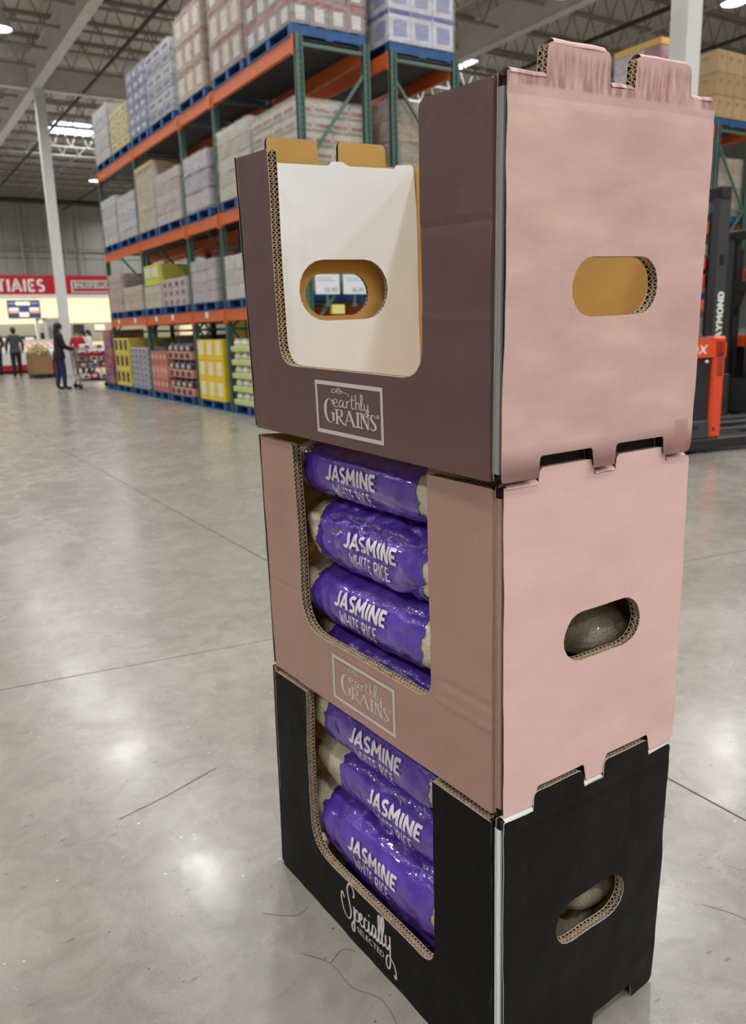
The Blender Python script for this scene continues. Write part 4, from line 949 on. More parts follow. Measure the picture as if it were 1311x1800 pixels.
# --- floor level goods of the aisle racking
def tub_load(short, y0, y1, z1, rows, cols, tray_rgb, body_rgb, top_rgb, tray_h=0.45, dark_top=0.0, label_rgb=None, xdepth=2):
    """trays of jars or tubs stacked in tiers; each tier is a tray with its own row of tubs"""
    pallet(A, B, y0, y1, 0.0, 'blue pallet under the '+re.sub(r' wrapped| of cartons| of printed cartons| lidded| of lidded tubs in cartons| with orange ends| shaped| with framed top| in many tiers| stacked| standing| with bag pictures| of three tiers|small ', '', short))
    t = thing('tray_load', short, 'tray load', ((A+B)/2, (y0+y1)/2, 0.148), group='goods on the floor level of the aisle racking')
    H = (z1-0.148)/rows; dy = (y1-y0)/cols; r = dy*0.42
    tm = MB().bbox(-(B-A)/2, (B-A)/2, -(y1-y0)/2, (y1-y0)/2, 0.002, H*tray_h, 0.006).mesh('tray', carton_mat(tray_rgb))
    jar = MB().lathe([(0.0, 0.0), (r, 0.0), (r, H*0.36), (r*0.8, H*0.42), (r*0.8, H*0.5), (0, H*0.5)], (0, 0, 0), 12)
    jm = jar.mesh('jar', carton_mat(body_rgb, 0.3), smooth=True)
    lid = MB().lathe([(0, H*0.555), (r*0.86, H*0.555), (r*0.86, H*0.48), (0, H*0.48)], (0, 0, 0), 12).mesh('lid', carton_mat(top_rgb, 0.35))
    lm = MB().box(-r*1.0-0.012, -r*0.94, -r*0.5, r*0.5, H*0.08, H*0.30).mesh('printed_label', carton_mat(label_rgb)) if label_rgb else None
    tp = MB().box(-(B-A)/2-0.003, -(B-A)/2+0.004, -dy*0.3, dy*0.3, H*0.08, H*tray_h*0.8).mesh('printed_label', carton_mat(top_rgb))
    for k in range(rows):
        tr = link('tray', tm, t, (0, 0, k*H))
        for j in range(cols):
            if label_rgb: link('printed_label', tp, tr, (0, -(y1-y0)/2+(j+0.5)*dy, 0))
            for i in range(xdepth):
                q = link('jar', jm, t, (-(B-A)/2+r+0.01+i*dy, -(y1-y0)/2+(j+0.5)*dy, k*H+H*tray_h)); link('lid', lid, q)
                if lm and i == 0: link('printed_label', lm, q)
    return t
carton_load('yellow cartons of dark jars stacked at the far end of the floor level', A, B, 18.46, 19.62, 0.0, 1.22, (2, 3, 3), [(226, 206, 90)], film=False, patch=((74, 50, 44), 0.55, 0.62, 0.58))
carton_load('grey blue packs stacked in many tiers on the floor level', A, B, 17.1, 18.32, 0.0, 1.02, (2, 4, 7), [(188, 190, 200)], film=False, patch=((112, 118, 140), 0.6, 0.4, 0.5), gap=0.02)
carton_load('rosy red wrapped cartons on the floor level beside the dark jars', A, B, 15.76, 16.80, 0.0, 0.96, (2, 4, 3), [(190, 112, 98), (204, 134, 120)], film=False, patch=((222, 178, 166), 0.5, 0.3, 0.6))
tub_load('pink trays of dark purple jars stacked three high', 14.36, 15.66, 1.15, 3, 4, (214, 154, 130), (70, 50, 66), (52, 38, 54), label_rgb=(206, 190, 186))
carton_load('bright yellow cartons with bag pictures in the narrow bay', A, B, 12.80, 14.0, 0.0, 1.18, (2, 3, 3), [(240, 204, 40)], film=False, patch=((238, 232, 214), 0.5, 0.66, 0.58))
carton_load('small yellow cartons standing back on top of the floor level stack in the narrow bay', A+0.45, B, 12.85, 13.6, 1.19, 1.5, (2, 3, 1), [(222, 206, 96)], film=False, on_pallet=False)
tub_load('pale green trays of white lidded tubs stacked five high', 11.24, 12.42, 1.20, 5, 4, (198, 212, 140), (226, 222, 204), (236, 234, 226), tray_h=0.4)
tub_load('cream trays of tubs at the near end of the floor level', 9.85, 11.1, 1.1, 4, 4, (206, 196, 160), (220, 210, 190), (230, 226, 214), tray_h=0.4)
carton_load('orange and purple snack cartons stacked as an end display past the racking', 5.02, 5.85, 19.95, 20.62, 0.0, 1.42, (3, 2, 6), [(196, 120, 70), (120, 88, 132), (178, 92, 84)], film=False, patch=((150, 120, 160), 0.6, 0.5, 0.5), patch_faces='xy')
for ya, yb, w in ((12.68, 14.02, 'narrow bay goods'), (14.24, 16.78, 'dark jars'), (17.02, 19.58, 'grey blue packs')):
    carton_load('brown cartons in the rear racking behind the '+w, R2, R2B, ya, yb, 0.0, 1.25, (2, 3, 3), [(104, 86, 70), (92, 76, 62), (112, 70, 60)], film=False)

# price signs and beam tags
CARD = material('sign_card', (234, 238, 244), 0.4); INK = material('grey_ink', (120, 124, 130), 0.6); YTAG = material('yellow_tag', (236, 226, 130), 0.5)
for (xa, xb, s, lab) in ((5.14, 5.50, '35.90', 'white price sign hung at the rack end beside the front post'), (5.56, 5.92, '36.00', 'white price sign hung at the rack end beside the rear post')):
    t = thing('price_sign', lab, 'sign', ((xa+xb)/2, 9.66, 1.75), group='price signs at the rack end')
    MB().bbox(xa, xb, 9.655, 9.663, 1.755, 2.01, 0.002).build('card', CARD, t)
    mb = MB(); text_on(mb, s, lambda x, y: (xa+0.13+0.19*x, 9.6535, 1.785+0.055*y)); mb.build('price_lettering', INK, t)
    for k in range(2): MB().box(xa+0.03, xb-0.12+0.04*k, 9.653, 9.6545, 1.955-0.03*k, 1.967-0.03*k).build('print_line', material('pale_ink', (186, 192, 200), 0.6), t)
    MB().box((xa+xb)/2-0.015, (xa+xb)/2+0.015, 9.664, 9.70, 1.62, 1.99).build('hanger', GREEN, t)
    MB().box((xa+xb)/2-0.03, (xa+xb)/2+0.03, 9.66, 9.735, 1.60, 1.63).build('clip', GREEN, t)
t = MB().bbox(5.38, 5.57, 9.655, 9.725, 1.50, 1.62, 0.004).build('shelf_tag', YTAG); tag(t, 'pale yellow tag on the rack end under the price signs', 'tag')
for n, y in enumerate((10.5, 11.6, 13.4, 15.2, 16.2, 17.7, 19.0)):
    t = MB().bbox(RX-0.062, RX-0.049, y-0.06, y+0.06, LZ[0]-0.115, LZ[0]-0.015, 0.002).build('beam_tag', CARD)
    tag(t, 'small white price card on the lowest orange beam', 'tag', 'price cards on the lowest beam')

# ------------------------------------------------------------------ service counter at the far end
RED = material('sign_red', (190, 24, 40), 0.4); CREAM = material('cream_wall', (246, 238, 206), 0.6); WHITE = material('white_enamel', (236, 236, 232), 0.4)
YF = 35.0
dw = struct('wall_counter', MB().box(X0, 13.0, 38.0, 38.2, 0, 3.6), CREAM)
MB().box(X0, 13.0, YF+0.05, 38.0, 3.55, 3.66).build('roof_panel', WHITE, dw)
MB().box(X0, 13.0, 37.9, 38.0, 1.15, 1.85).build('backsplash', material('grey_splash', (150, 148, 140), 0.4), dw)
MB().box(12.8, 13.0, YF, 38.0, 0, 3.6).build('side_return', CREAM, dw)
fs = thing('fascia', 'long red fascia band with white lettering above the service counter', 'sign', (5, YF, 2.9))
MB().box(X0+0.1, 12.9, YF-0.05, YF+0.05, 2.93, 3.66).build('red_band', RED, fs)
MB().box(X0+0.1, 12.9, YF-0.12, YF+0.3, 2.80, 2.925).build('soffit', WHITE, fs)
mb = MB(); sans_on(mb, 'ATIAIES', lambda x, y: (4.30+2.15*x, YF-0.054, 3.04+0.46*y), w=0.2, gap=0.12); mb.build('lettering', WHITE, fs)
sp = MB().box(7.46, 9.25, YF-0.09, YF-0.052, 2.99, 3.47).build('sign_plate', material('sign_plate_white', (226, 214, 214), 0.4), fs)
MB().box(7.52, 9.19, YF-0.094, YF-0.088, 3.17, 3.42).build('plate_field', material('plate_blue', (96, 70, 86), 0.4), sp)
MB().box(7.52, 9.19, YF-0.094, YF-0.088, 3.04, 3.15).build('plate_field', RED, sp)
mb = MB(); text_on(mb, 'BNUIIFIELUCS', lambda x, y: (7.58+1.5*x, YF-0.098, 3.18+0.22*y), bold=0.02); mb.build('lettering', WHITE, sp)
# counter downlights
LTUBE = emitter('tube_glow', (255, 246, 220), 7.0)
for x in (2.5, 5.2, 7.9, 10.6):
    t = thing('ceiling_tube_light', 'white strip light under the counter canopy', 'lamp', (x, 36.3, 3.5), group='strip lights under the counter canopy')
    MB().box(x-1.2, x+1.2, 36.2, 36.4, 3.47, 3.55).build('housing', WHITE, t); MB().box(x-1.15, x+1.15, 36.22, 36.38, 3.44, 3.47).build('tube', LTUBE, t)
    ld = bpy.data.lights.new('tube_light', 'AREA'); ld.shape = 'RECTANGLE'; ld.size = 2.3; ld.size_y = 0.16; ld.energy = 75; ld.color = (1.0, 0.95, 0.80)
    link('tube_light', ld, t, (0, 0, -0.065))
# menu board on the cream wall
mbd = thing('menu_board', 'dark blue menu board with white and orange price blocks on the cream wall', 'sign', (6.07, 37.97, 2.1))
MB().bbox(5.42, 6.72, 37.93, 37.99, 2.11, 2.83, 0.01).build('board', material('menu_blue', (44, 62, 120), 0.4), mbd)
for (x0, x1, z0, z1, c) in ((5.75, 6.32, 2.62, 2.77, 0), (5.46, 5.85, 2.40, 2.52, 0), (6.28, 6.66, 2.40, 2.52, 0), (5.46, 5.85, 2.30, 2.38, 1), (6.28, 6.66, 2.30, 2.38, 1), (5.86, 6.24, 2.14, 2.33, 0), (5.45, 5.72, 2.68, 2.72, 2), (6.36, 6.66, 2.68, 2.72, 2)):
    MB().box(x0, x1, 37.924, 37.932, z0, z1).build('price_block', (WHITE, material('salmon_print', (226, 160, 130), 0.5), material('pale_blue_print', (150, 166, 206), 0.5))[c], mbd)
# refrigerated case
cs = thing('refrigerated_case', 'long white refrigerated meat case with red kick strip', 'display case', (3.5, 33.0, 0))
MB().box(-3, 6.4, 32.35, 33.5, 0, 0.10).build('plinth', material('case_black', (30, 30, 32), 0.5), cs)
MB().box(-3, 6.4, 32.25, 33.5, 0.10, 0.30).build('kick_strip', RED, cs); MB().bbox(-3, 6.4, 32.25, 33.5, 0.30, 0.78, 0.02).build('front_panel', WHITE, cs)
MB().hexa([(-3, 32.3, 0.78), (6.4, 32.3, 0.78), (6.4, 33.5, 0.78), (-3, 33.5, 0.78), (-3, 32.35, 0.86), (6.4, 32.35, 0.86), (6.4, 33.5, 1.08), (-3, 33.5, 1.08)]).build('display_deck', WHITE, cs)
MB().box(-3, 6.4, 33.4, 33.5, 1.08, 1.2).build('rear_rail', STEEL, cs)
MEAT = material('meat_pink', (222, 140, 118), 0.35, var=0.25, scale=14); TRAYW = material('foam_tray', (240, 232, 224), 0.5)
for r in range(3):
    for k in range(11):
        x = 3.7+k*0.245; y = 32.5+r*0.34; z = 0.865+0.191*(y-32.35)
        t = thing('meat_package', 'wrapped pink meat tray lying on the case deck', 'package', (x, y, z+0.012), group='meat trays in the refrigerated case')
        MB().bbox(x-0.11, x+0.11, y-0.14, y+0.14, z+0.008, z+0.035, 0.01).build('tray', TRAYW, t)
        MB().ell((x, y, z+0.045), (0.09, 0.115, 0.03), 8, 5).build('meat', MEAT, t, smooth=True); t.rotation_euler.x = 0.189
# back counter equipment
GREYEQ = material('equipment_grey', (168, 168, 166), 0.35, metal=0.3); DARKEQ = material('equipment_dark', (36, 36, 40), 0.4)
for (x, w, lab) in ((4.95, 0.30, 'dark wrapping scale with white screen at the back counter beside the menu board'), (6.02, 0.34, 'dark wrapping scale with white screen below the menu board')):
    t = thing('wrapping_scale', lab, 'scale', (x, 37.4, 0))
    MB().box(x-w, x+w, 37.1, 37.8, 0, 0.9).build('cabinet', GREYEQ, t); MB().bbox(x-w, x+w, 37.15, 37.7, 0.9, 1.34, 0.02).build('body', DARKEQ, t)
    MB().box(x-w*0.5, x+w*0.5, 37.12, 37.15, 1.0, 1.28).build('screen', WHITE, t)
t = thing('glass_door_cabinet', 'tall white cabinet with a glazed door behind the flower bin', 'cabinet', (6.85, 36.5, 0))
for x in (6.25, 6.55, 7.35): MB().bbox(x-0.06, x+0.06, 36.3, 36.5, 0, 2.03, 0.01).build('frame_post', WHITE, t)
MB().box(6.2, 7.4, 36.3, 36.5, 1.95, 2.05).build('frame_head', WHITE, t); MB().box(6.6, 7.3, 36.38, 36.42, 0.1, 1.95).build('door_panel', material('pale_pane', (214, 222, 224), 0.2), t)
MB().box(6.31, 6.49, 36.38, 36.42, 0.6, 1.45).build('side_panel', DARKEQ, t); MB().box(6.7, 6.74, 36.25, 36.3, 1.0, 1.7).build('handle', DARKEQ, t)
t = thing('wall_cabinet', 'grey box cabinet on the cream wall beside the column', 'cabinet', (8.2, 37.9, 1.3))
MB().bbox(7.98, 8.4, 37.6, 37.89, 1.35, 1.78, 0.01).build('body', DARKEQ, t); MB().bbox(8.9, 9.35, 37.84, 37.895, 1.5, 1.75, 0.01).build('notice', WHITE, t)
# flower bin
WOOD = material('crate_wood', (150, 118, 82), 0.7, var=0.18, scale=5, stretch=(1, 1, 8))
bn = thing('flower_bin', 'wooden slatted bin of dried flowers on a dark pallet in front of the column', 'bin', (5.28, 28.2, 0))
for k in range(6):
    x = 4.87+k*0.148
    MB().bbox(x, x+0.14, 27.70, 27.72, 0.13, 0.74, 0.004).build('slat', WOOD, bn); MB().bbox(x, x+0.14, 28.68, 28.70, 0.13, 0.74, 0.004).build('slat', WOOD, bn)
for k in range(7):
    y = 27.72+k*0.138
    MB().bbox(4.85, 4.87, y, y+0.13, 0.13, 0.74, 0.004).build('slat', WOOD, bn); MB().bbox(5.755, 5.775, y, y+0.13, 0.13, 0.74, 0.004).build('slat', WOOD, bn)
MB().box(4.87, 5.75, 27.72, 28.68, 0.6, 0.66).build('filler_board', WOOD, bn)
MB().box(4.84, 5.79, 27.69, 28.71, 0.09, 0.13).build('base_board', DARKEQ, bn)
for a in (4.95, 5.3, 5.65):
    MB().box(a-0.06, a+0.06, 27.72, 28.68, 0.0, 0.09).build('runner', DARKEQ, bn)
bn.scale = (0.68, 1, 1); bn.location.x = 4.76
fh = MB()
for k in range(420):
    a = random.uniform(0, 2*PI); q = math.sqrt(random.random()); px_ = 4.78+0.34*q*math.cos(a); py_ = 28.2+0.52*q*math.sin(a); h = 0.66+0.42*(1-q*q*0.6)*random.uniform(0.55, 1.0)
    fh.bar((4.78+(px_-4.78)*0.6, 28.2+(py_-28.2)*0.6, 0.66), (px_, py_, h), 0.008, 0.008, mat=k % 2)
    fh.ell((px_, py_, h), (0.035, 0.035, 0.028), 6, 4, mat=k % 3)
tag(fh.build('dried_flowers', [material('flower_cream', (222, 206, 160), 0.8), material('flower_olive', (160, 150, 96), 0.8), material('flower_tan', (200, 176, 120), 0.8)]), 'heap of cream and olive dried flowers in the wooden bin', 'flowers', kind='stuff')
t = thing('bin_sign', 'red sign panel standing beside the wooden flower bin', 'sign', (5.18, 27.9, 0)); MB().bbox(5.14, 5.18, 27.7, 28.2, 0.0, 0.55, 0.005).build('panel', RED, t); MB().box(5.12, 5.20, 27.68, 28.22, 0.55, 0.58).build('cap', RED, t)

# ------------------------------------------------------------------ people
def person(label, loc, rz, height, tones, arms, lean=0.0, hair=None, stride=0.06, held=False):
    """one skin surface grown over a posed skeleton; local +y is the way the person faces.  tones: top, legs, shoes, skin"""
    k = height/1.70; V = []; Rr = []; E = []; T = []
    def add(p, r, tone, par=None):
        V.append(Vector(p)); Rr.append(r if isinstance(r, tuple) else (r, r)); T.append(tone)
        if par is not None: E.append((par, len(V)-1))
        return len(V)-1
    ly = lambda z: lean*max(0, z-0.9)
    pel = add((0, 0, 0.93), (0.17, 0.13), 1)
    wst = add((0, ly(1.06), 1.06), (0.17, 0.13), 0, pel); che = add((0, ly(1.28), 1.28), (0.195, 0.14), 0, wst); sho = add((0, ly(1.42), 1.42), (0.12, 0.09), 0, che)
    nck = add((0, ly(1.5)+0.01, 1.495), 0.052, 3, sho); hd0 = add((0, ly(1.56)+0.02, 1.555), (0.07, 0.08), 3, nck); hd1 = add((0, ly(1.62)+0.025, 1.62), (0.078, 0.098), 3, hd0); add((0, ly(1.68)+0.015, 1.675), (0.058, 0.07), 3, hd1)
    add((0, ly(1.6)+0.125, 1.59), (0.014, 0.014), 3, hd1)
    for s in (-1, 1):
        h = add((s*0.09, 0, 0.86), 0.118, 1, pel); kn = add((s*0.10, s*stride*0.6+0.02, 0.49), 0.082, 1, h); an = add((s*0.10, s*stride-0.02, 0.10), 0.062, 1, kn)
        he = add((s*0.10, s*stride, 0.045), 0.044, 2, an); add((s*0.115, s*stride+0.16, 0.035), (0.044, 0.034), 2, he)
        sh = add((s*0.185, ly(1.40), 1.395), 0.078, 0, sho); el = add((s*(arms[0][0]), arms[0][1]+ly(1.15), arms[0][2]), 0.062, 0, sh); wr = add((s*arms[1][0], arms[1][1], arms[1][2]), 0.046, 0, el)
        d = (V[wr]-V[el]).normalized(); pa = add(V[wr]+d*0.06, (0.036, 0.022), 3, wr); side = d.orthogonal().normalized()
        fw = Vector((0, 0, 1)) if abs(d.z) < 0.7 else Vector((0, 1, 0)); sd = d.cross(fw).normalized()
        for q, ln in ((-0.028, 0.066), (-0.010, 0.078), (0.010, 0.072), (0.028, 0.056)):
            f1 = add(V[pa]+d*0.03+sd*q, 0.010, 3, pa); f2 = add(V[f1]+d*ln*0.5-fw*0.008, 0.009, 3, f1); add(V[f2]+d*ln*0.4-fw*0.022, 0.008, 3, f2)
        th = add(V[pa]-d*0.015+fw*0.035, 0.011, 3, pa); add(V[th]+d*0.035+fw*0.012, 0.009, 3, th)
    me = bpy.data.meshes.new('body_cage'); me.from_pydata([v*k for v in V], E, []); o = bpy.data.objects.new('body_cage', me); COL.objects.link(o)
    sk = o.modifiers.new('skin', 'SKIN'); sk.use_smooth_shade = True
    for i, v in enumerate(me.skin_vertices[0].data): v.radius = (Rr[i][0]*k, Rr[i][1]*k); v.use_root = (i == 0)
    sb = o.modifiers.new('sub', 'SUBSURF'); sb.levels = 1
    dg = bpy.context.evaluated_depsgraph_get(); m2 = bpy.data.meshes.new_from_object(o.evaluated_get(dg)); bpy.data.objects.remove(o)
    m2.name = 'body'
    for n, c in enumerate(tones): m2.materials.append(material('cloth_%d_%d_%d' % c if n < 3 else 'skin_%d_%d_%d' % c, c, 0.85 if n < 3 else 0.5, var=0.06, scale=20))
    segs = [(V[a]*k, V[b]*k, T[b]) for a, b in E]
    for p in m2.polygons:
        c = p.center; best = 9; tt = 0
        for a, b, tn in segs:
            d = b-a; f = max(0, min(1, (c-a).dot(d)/max(1e-9, d.length_squared))); q = (a+d*f-c).length
            if q < best: best = q; tt = tn
        if tt == 1 and c.z > 0.88*k: tt = 0
        p.material_index = tt; p.use_smooth = True
    t = thing('person', label, 'person', loc, rz); link('body', m2, t)
    if hair:
        rgb, length = hair; hm = material('hair_%d' % sum(rgb), rgb, 0.6, bump=0.5, bscale=60); hb = MB()
        hy = ly(1.62)+0.0
        hb.ell((0, hy*k+0.0, 1.645*k), (0.098*k, 0.115*k, 0.095*k), 14, 9)
        if length: hb.ell((0, hy*k-0.05*k, (1.58-length/2)*k), (0.115*k, 0.085*k, (0.09+length/2)*k), 14, 9)
        else: hb.ell((0, hy*k-0.03*k, 1.59*k), (0.088*k, 0.085*k, 0.085*k), 12, 8)
        link('hair', hb.mesh('hair', hm, smooth=True), t)
    # coat skirt or jacket hem, a separate cuff of cloth
    jb = MB().lathe([(0.155*k, 1.02*k), (0.19*k, 0.95*k), (0.205*k, 0.86*k), (0.20*k, (0.80 if held else 0.84)*k), (0.185*k, (0.80 if held else 0.84)*k)], (0, 0, 0), 20)
    jb.v = [(p[0], p[1]*0.78, p[2]) for p in jb.v]
    link('jacket_hem', jb.mesh('jacket_hem', MATS['cloth_%d_%d_%d' % tones[0]], smooth=True), t)
    return t
person('person in grey jacket and black trousers seen from behind at the meat case', (4.27, 29.4, 0), 0.0, 1.60, ((72, 76, 84), (30, 30, 34), (60, 34, 34), (190, 150, 126)), ((0.27, 0.0, 1.13), (0.27, 0.14, 0.94)), hair=((52, 40, 34), 0), stride=0.03)
person('person with long black hair in dark burgundy coat and jeans pushing a cart', (4.08, 21.3, 0), -PI/2, 1.60, ((44, 28, 32), (36, 50, 84), (26, 26, 30), (196, 156, 134)), ((0.22, 0.10, 1.12), (0.19, 0.36, 1.03)), lean=0.06, hair=((18, 15, 16), 0.22), held=True, stride=0.07)
person('person in navy trousers standing at the meat case beyond the grey jacket', (3.93, 31.2, 0), 0.2, 1.62, ((60, 62, 74), (30, 36, 62), (30, 28, 30), (190, 150, 126)), ((0.27, 0.03, 1.13), (0.24, 0.22, 1.0)), hair=((40, 32, 28), 0))
person('person in red top beyond the cart', (6.12, 28.6, 0), PI*0.9, 1.46, ((176, 40, 54), (44, 46, 60), (40, 40, 44), (200, 160, 138)), ((0.26, 0.06, 1.13), (0.2, 0.25, 1.05)), hair=((34, 26, 24), 0))
person('person in pale grey top with dark hair beyond the cart', (6.40, 29.0, 0), PI*0.6, 1.43, ((206, 206, 210), (50, 52, 66), (40, 40, 44), (196, 152, 130)), ((0.26, 0.06, 1.13), (0.2, 0.25, 1.05)), hair=((30, 24, 24), 0))
person('person with long black hair and white top beyond the cart', (6.88, 30.3, 0), PI*0.5, 1.46, ((226, 224, 222), (36, 36, 46), (40, 40, 44), (200, 160, 138)), ((0.26, 0.06, 1.13), (0.2, 0.25, 1.05)), hair=((16, 14, 15), 0.25))

# shopping cart: local x along the push direction
WIRE = material('cart_wire', (150, 152, 156), 0.35, metal=0.7); CRED = material('cart_red', (168, 24, 44), 0.4); BLACKR = material('black_rubber', (24, 24, 26), 0.6)
ct = thing('shopping_cart', 'grey wire shopping cart with red trim pushed by the person in burgundy', 'cart', (4.80, 21.3, 0))
def C(x, y, z): return (4.80+x, 21.3+y, z)
fr = MB()
for s in (-0.27, 0.27): fr.pipe([C(-0.40, s, 1.02), C(-0.32, s, 0.20), C(0.46, s*0.85, 0.16)], 0.014); fr.pipe([C(0.40, s*0.85, 0.16), C(0.30, s*0.9, 0.50)], 0.012)
fr.pipe([C(0.46, -0.23, 0.16), C(0.46, 0.23, 0.16)], 0.014); fr.pipe([C(-0.32, -0.27, 0.2), C(-0.32, 0.27, 0.2)], 0.014)
fr.build('frame', WIRE, ct)
bk = MB(); zs = (0.50, 1.0); cor = lambda z: [C(-0.36, -0.29, z), C(0.50, -0.26, z), C(0.50, 0.26, z), C(-0.36, 0.29, z)]
for z in (0.50, 0.60, 0.70, 0.80, 0.90, 1.0):
    c = cor(z); bk.pipe(c+c[:1], 0.004, 5)
lo, hi = cor(0.50), cor(1.0)
for a in range(4):
    for q in range(10):
        f = q/10; p = Vector(lo[a]).lerp(Vector(lo[(a+1) % 4]), f); r = Vector(hi[a]).lerp(Vector(hi[(a+1) % 4]), f); bk.tube(p, r, 0.003, 4)
for q in range(9):
    f = q/8; bk.tube(Vector(lo[0]).lerp(Vector(lo[1]), f), Vector(lo[3]).lerp(Vector(lo[2]), f), 0.003, 4)
bk.build('basket', WIRE, ct)
MB().box(4.80-0.34, 4.80+0.50, 21.3-0.285, 21.3-0.262, 0.80, 0.88).build('side_trim', CRED, ct); MB().box(4.80-0.34, 4.80+0.50, 21.3+0.262, 21.3+0.285, 0.80, 0.88).build('side_trim', CRED, ct)
MB().tube(C(-0.42, -0.30, 1.03), C(-0.42, 0.30, 1.03), 0.018, 8).build('handle', CRED, ct, smooth=True)
MB().box(4.80-0.30, 4.80+0.42, 21.3-0.24, 21.3+0.24, 0.205, 0.225).build('lower_tray', DARKEQ, ct)
for (x, y) in ((-0.34, -0.27), (-0.34, 0.27), (0.42, -0.22), (0.42, 0.22)):
    w = MB().lathe([(0.0, -0.016), (0.06, -0.016), (0.062, 0.0), (0.06, 0.016), (0.0, 0.016)], C(x, y, 0.062), 12, axis='y').build('wheel', BLACKR, ct, smooth=True)
    MB().bar(C(x, y, 0.07), C(x, y, 0.19), 0.03, 0.045).build('fork', WIRE, w)
PKG = [((236, 234, 232), (0.20, 0.26, 0.12)), ((150, 44, 60), (0.24, 0.22, 0.16)), ((176, 186, 198), (0.26, 0.24, 0.12))]
n = 0
for (x, y, z, c, lab) in ((-0.2, 0, 0.51, 1, 'dark red pack low in the shopping cart'), (0.06, 0, 0.51, 2, 'pale blue grey pack low in the shopping cart'), (0.32, 0, 0.51, 1, 'dark red pack at the front of the shopping cart'),
        (-0.21, 0, 0.68, 2, 'pale pack in the middle of the shopping cart beside the handle'), (0.07, 0, 0.68, 0, 'white pack in the middle of the shopping cart'), (0.33, 0, 0.68, 0, 'white pack in the middle of the shopping cart at its front'),
        (-0.2, 0, 0.82, 0, 'white pack near the top of the shopping cart beside the handle'), (0.04, 0, 0.82, 0, 'white pack near the top of the shopping cart'), (0.30, 0, 0.82, 0, 'white pack near the top of the shopping cart at its front'),
        (-0.08, 0, 0.97, 0, 'topmost white pack heaped over the cart rim'), (0.22, 0, 0.97, 0, 'second topmost white pack heaped over the cart rim'),
        (-0.16, 0, 0.235, 0, 'white carton on the lower tray of the cart beside the handle'), (0.05, 0, 0.235, 1, 'dark red carton on the lower tray of the cart'), (0.27, 0, 0.235, 0, 'white carton on the lower tray at the front of the cart')):
    col, (sx, sy, sz) = PKG[c]; t = thing('grocery_pack', lab, 'package', C(x, y, z), group='packs in the shopping cart')
    MB().bbox(4.8+x-sx/2*0.95, 4.8+x+sx/2*0.95, 21.3-sy*0.85, 21.3+sy*0.85, z, z+sz, 0.018).build('pack', carton_mat(col), t)
    MB().box(4.8+x-sx*0.25, 4.8+x+sx*0.25, 21.3-sy*0.85-0.002, 21.3-sy*0.85+0.004, z+sz*0.25, z+sz*0.75).build('printed_label', carton_mat((120, 60, 70) if c != 1 else (230, 220, 214)), t)

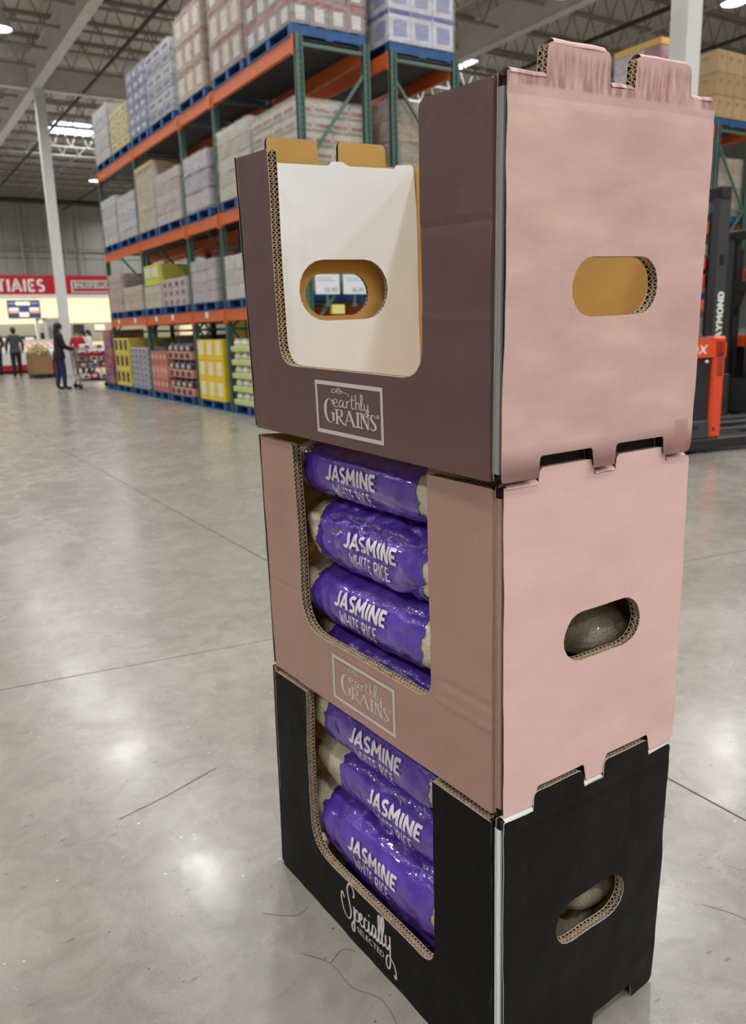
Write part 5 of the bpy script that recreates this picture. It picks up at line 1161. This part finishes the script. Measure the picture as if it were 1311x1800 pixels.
# ------------------------------------------------------------------ reach trucks
TORANGE = material('truck_orange', (226, 74, 34), 0.35, coat=0.2, var=0.04, scale=4); TBLACK = material('truck_black', (34, 34, 36), 0.45); TDARK = material('truck_dark_grey', (58, 58, 60), 0.5); CHROME = material('truck_chrome', (190, 190, 186), 0.25, metal=0.8)
def reach_truck(loc, rz, label, mast_h=2.52, word=True):
    """local x runs towards the forks, y away from the aisle, origin at the near front foot of the body"""
    t = thing('reach_truck', label, 'forklift', loc, rz)
    def P(name, mb, m, par=t, sm=False): return mb.build(name, m, par, sm, local=True)
    for y in (0.0, 0.92): P('outrigger_leg', MB().bbox(-1.15, 1.55, y, y+0.16, 0.035, 0.15, 0.015), TBLACK)
    for x in (-1.0, -0.3, 1.35):
        for y in (0.08, 1.0): P('wheel', MB().lathe([(0, -0.05), (0.07, -0.05), (0.075, 0), (0.07, 0.05), (0, 0.05)], (x, y, 0.075), 14, axis='y'), BLACKR, sm=True)
    P('chassis', MB().bbox(-1.15, 0.0, 0.02, 1.06, 0.08, 0.17, 0.01), TDARK)
    P('side_post', MB().bbox(-0.15, 0.0, 0.0, 0.16, 0.15, 1.14, 0.02), TORANGE); P('side_post', MB().bbox(-0.95, -0.60, 0.0, 0.16, 0.15, 1.0, 0.02), TORANGE)
    P('battery_panel', MB().bbox(-0.60, -0.15, 0.035, 0.10, 0.32, 0.94, 0.01), TBLACK); sk = P('lower_cover', MB().bbox(-0.62, -0.15, 0.0, 0.12, 0.15, 0.33, 0.012), TDARK)
    P('hand_slot', MB().box(-0.43, -0.30, -0.003, 0.01, 0.25, 0.285), BLACKR, sk)
    top = MB().hexa([(-1.1, 0.0, 0.94), (-0.0, 0.0, 0.94), (0.0, 1.06, 0.94), (-1.1, 1.06, 0.94), (-1.1, 0.0, 1.24), (-0.0, 0.0, 1.08), (0.0, 1.06, 1.08), (-1.1, 1.06, 1.24)]); tp = P('top_cowl', top, TORANGE)
    P('cowl_cap', MB().hexa([(-1.1, 0.03, 1.245), (-0.03, 0.03, 1.085), (-0.03, 1.03, 1.085), (-1.1, 1.03, 1.245), (-1.1, 0.06, 1.28), (-0.08, 0.06, 1.115), (-0.08, 1.0, 1.115), (-1.1, 1.0, 1.28)]), TDARK)
    P('rear_body', MB().bbox(-1.14, -0.16, 0.16, 1.06, 0.16, 0.95, 0.02), TBLACK)
    P('armrest', MB().bbox(-0.62, -0.36, 0.10, 0.42, 1.20, 1.30, 0.03), material('armrest_grey', (120, 122, 124), 0.6))
    sl = MB()
    for k in range(9): P('vent_slot', MB().box(-0.105, -0.035, -0.002, 0.004, 0.76+k*0.026, 0.772+k*0.026), BLACKR)
    P('bolt_hole', MB().lathe([(0, -0.003), (0.018, -0.003), (0.018, 0.004), (0, 0.004)], (-0.10, 0.0, 0.24), 10, axis='y'), BLACKR)
    lp = P('data_plate', MB().box(-0.52, -0.40, 0.030, 0.036, 0.70, 0.86), CARD)
    for k in range(4): P('print_line', MB().box(-0.505, -0.415, 0.0285, 0.0302, 0.72+k*0.033, 0.732+k*0.033), INK, lp)
    for x in (-0.54, -0.22): P('latch', MB().ell((x, 0.02, 0.90), (0.032, 0.02, 0.022), 10, 6), CHROME, sm=True)
    mb = MB(); text_on(mb, 'tox', lambda x, y: (-0.53+0.28*x+0.02*y, -0.003, 0.975+0.10*y), bold=0.0); P('lettering', mb, WHITE, tp)
    # mast: two channel rails with cross heads, carriage and chain guard
    for y in (0.20, 0.88):
        P('mast_rail', MB().box(0.0, 0.13, y, y+0.03, 0.16, mast_h).box(0.0, 0.03, y+0.03, y+0.10, 0.16, mast_h).box(0.10, 0.13, y+0.03, y+0.10, 0.16, mast_h), TDARK)
        P('inner_rail', MB().box(0.035, 0.095, y+0.04, y+0.12, 0.2, mast_h-0.06), TBLACK)
        P('lift_chain', MB().box(0.05, 0.08, y+0.17, y+0.19, 0.3, mast_h-0.2), BLACKR)
    P('mast_head', MB().bbox(0.0, 0.13, 0.19, 1.0, mast_h-0.10, mast_h+0.02, 0.01), TBLACK); P('mast_tie', MB().bbox(0.02, 0.11, 0.2, 1.0, mast_h-0.72, mast_h-0.60, 0.01), TBLACK)
    P('mast_gusset', MB().hexa([(0.03, 0.31, mast_h-0.72), (0.10, 0.31, mast_h-0.72), (0.10, 0.45, mast_h-0.72), (0.03, 0.45, mast_h-0.72), (0.03, 0.30, mast_h-1.05), (0.10, 0.30, mast_h-1.05), (0.10, 0.32, mast_h-1.05), (0.03, 0.32, mast_h-1.05)]), TBLACK)
    P('lift_cylinder', MB().tube((0.06, 0.58, 0.2), (0.06, 0.58, mast_h-0.15), 0.04, 10), TDARK, sm=True)
    P('work_light', MB().ell((-0.03, 0.44, mast_h-0.38), (0.03, 0.03, 0.03), 10, 6), CHROME, sm=True)
    P('carriage', MB().box(0.13, 0.18, 0.22, 0.98, 0.12, 0.55), TBLACK)
    for y in (0.35, 0.78): P('fork_blade', MB().bbox(0.18, 1.25, y, y+0.10, 0.06, 0.10, 0.008).bbox(0.18, 0.23, y, y+0.10, 0.06, 0.6, 0.008), TDARK)
    for z in (1.62, 1.78): P('load_guard_bar', MB().bbox(-0.02, 0.0, 0.34, 0.98, z, z+0.12, 0.01), TORANGE)
    if word:
        mb = MB(); sans_on(mb, 'RAYMOND', lambda x, y: (0.115-0.075*y, 0.198, 1.04+0.52*x), w=0.24); P('mast_lettering', mb, WHITE)
        P('seat_back', MB().bbox(-0.75, -0.50, 0.45, 0.85, 1.25, 1.75, 0.06), TBLACK)
    return t
reach_truck((7.14, 4.965, 0), -0.18, 'orange and black reach truck with lettered mast beside the display stack')
reach_truck((9.72, 6.9, 0), -0.18+PI, 'black masted reach truck parked beyond the lettered mast', mast_h=2.35, word=False)
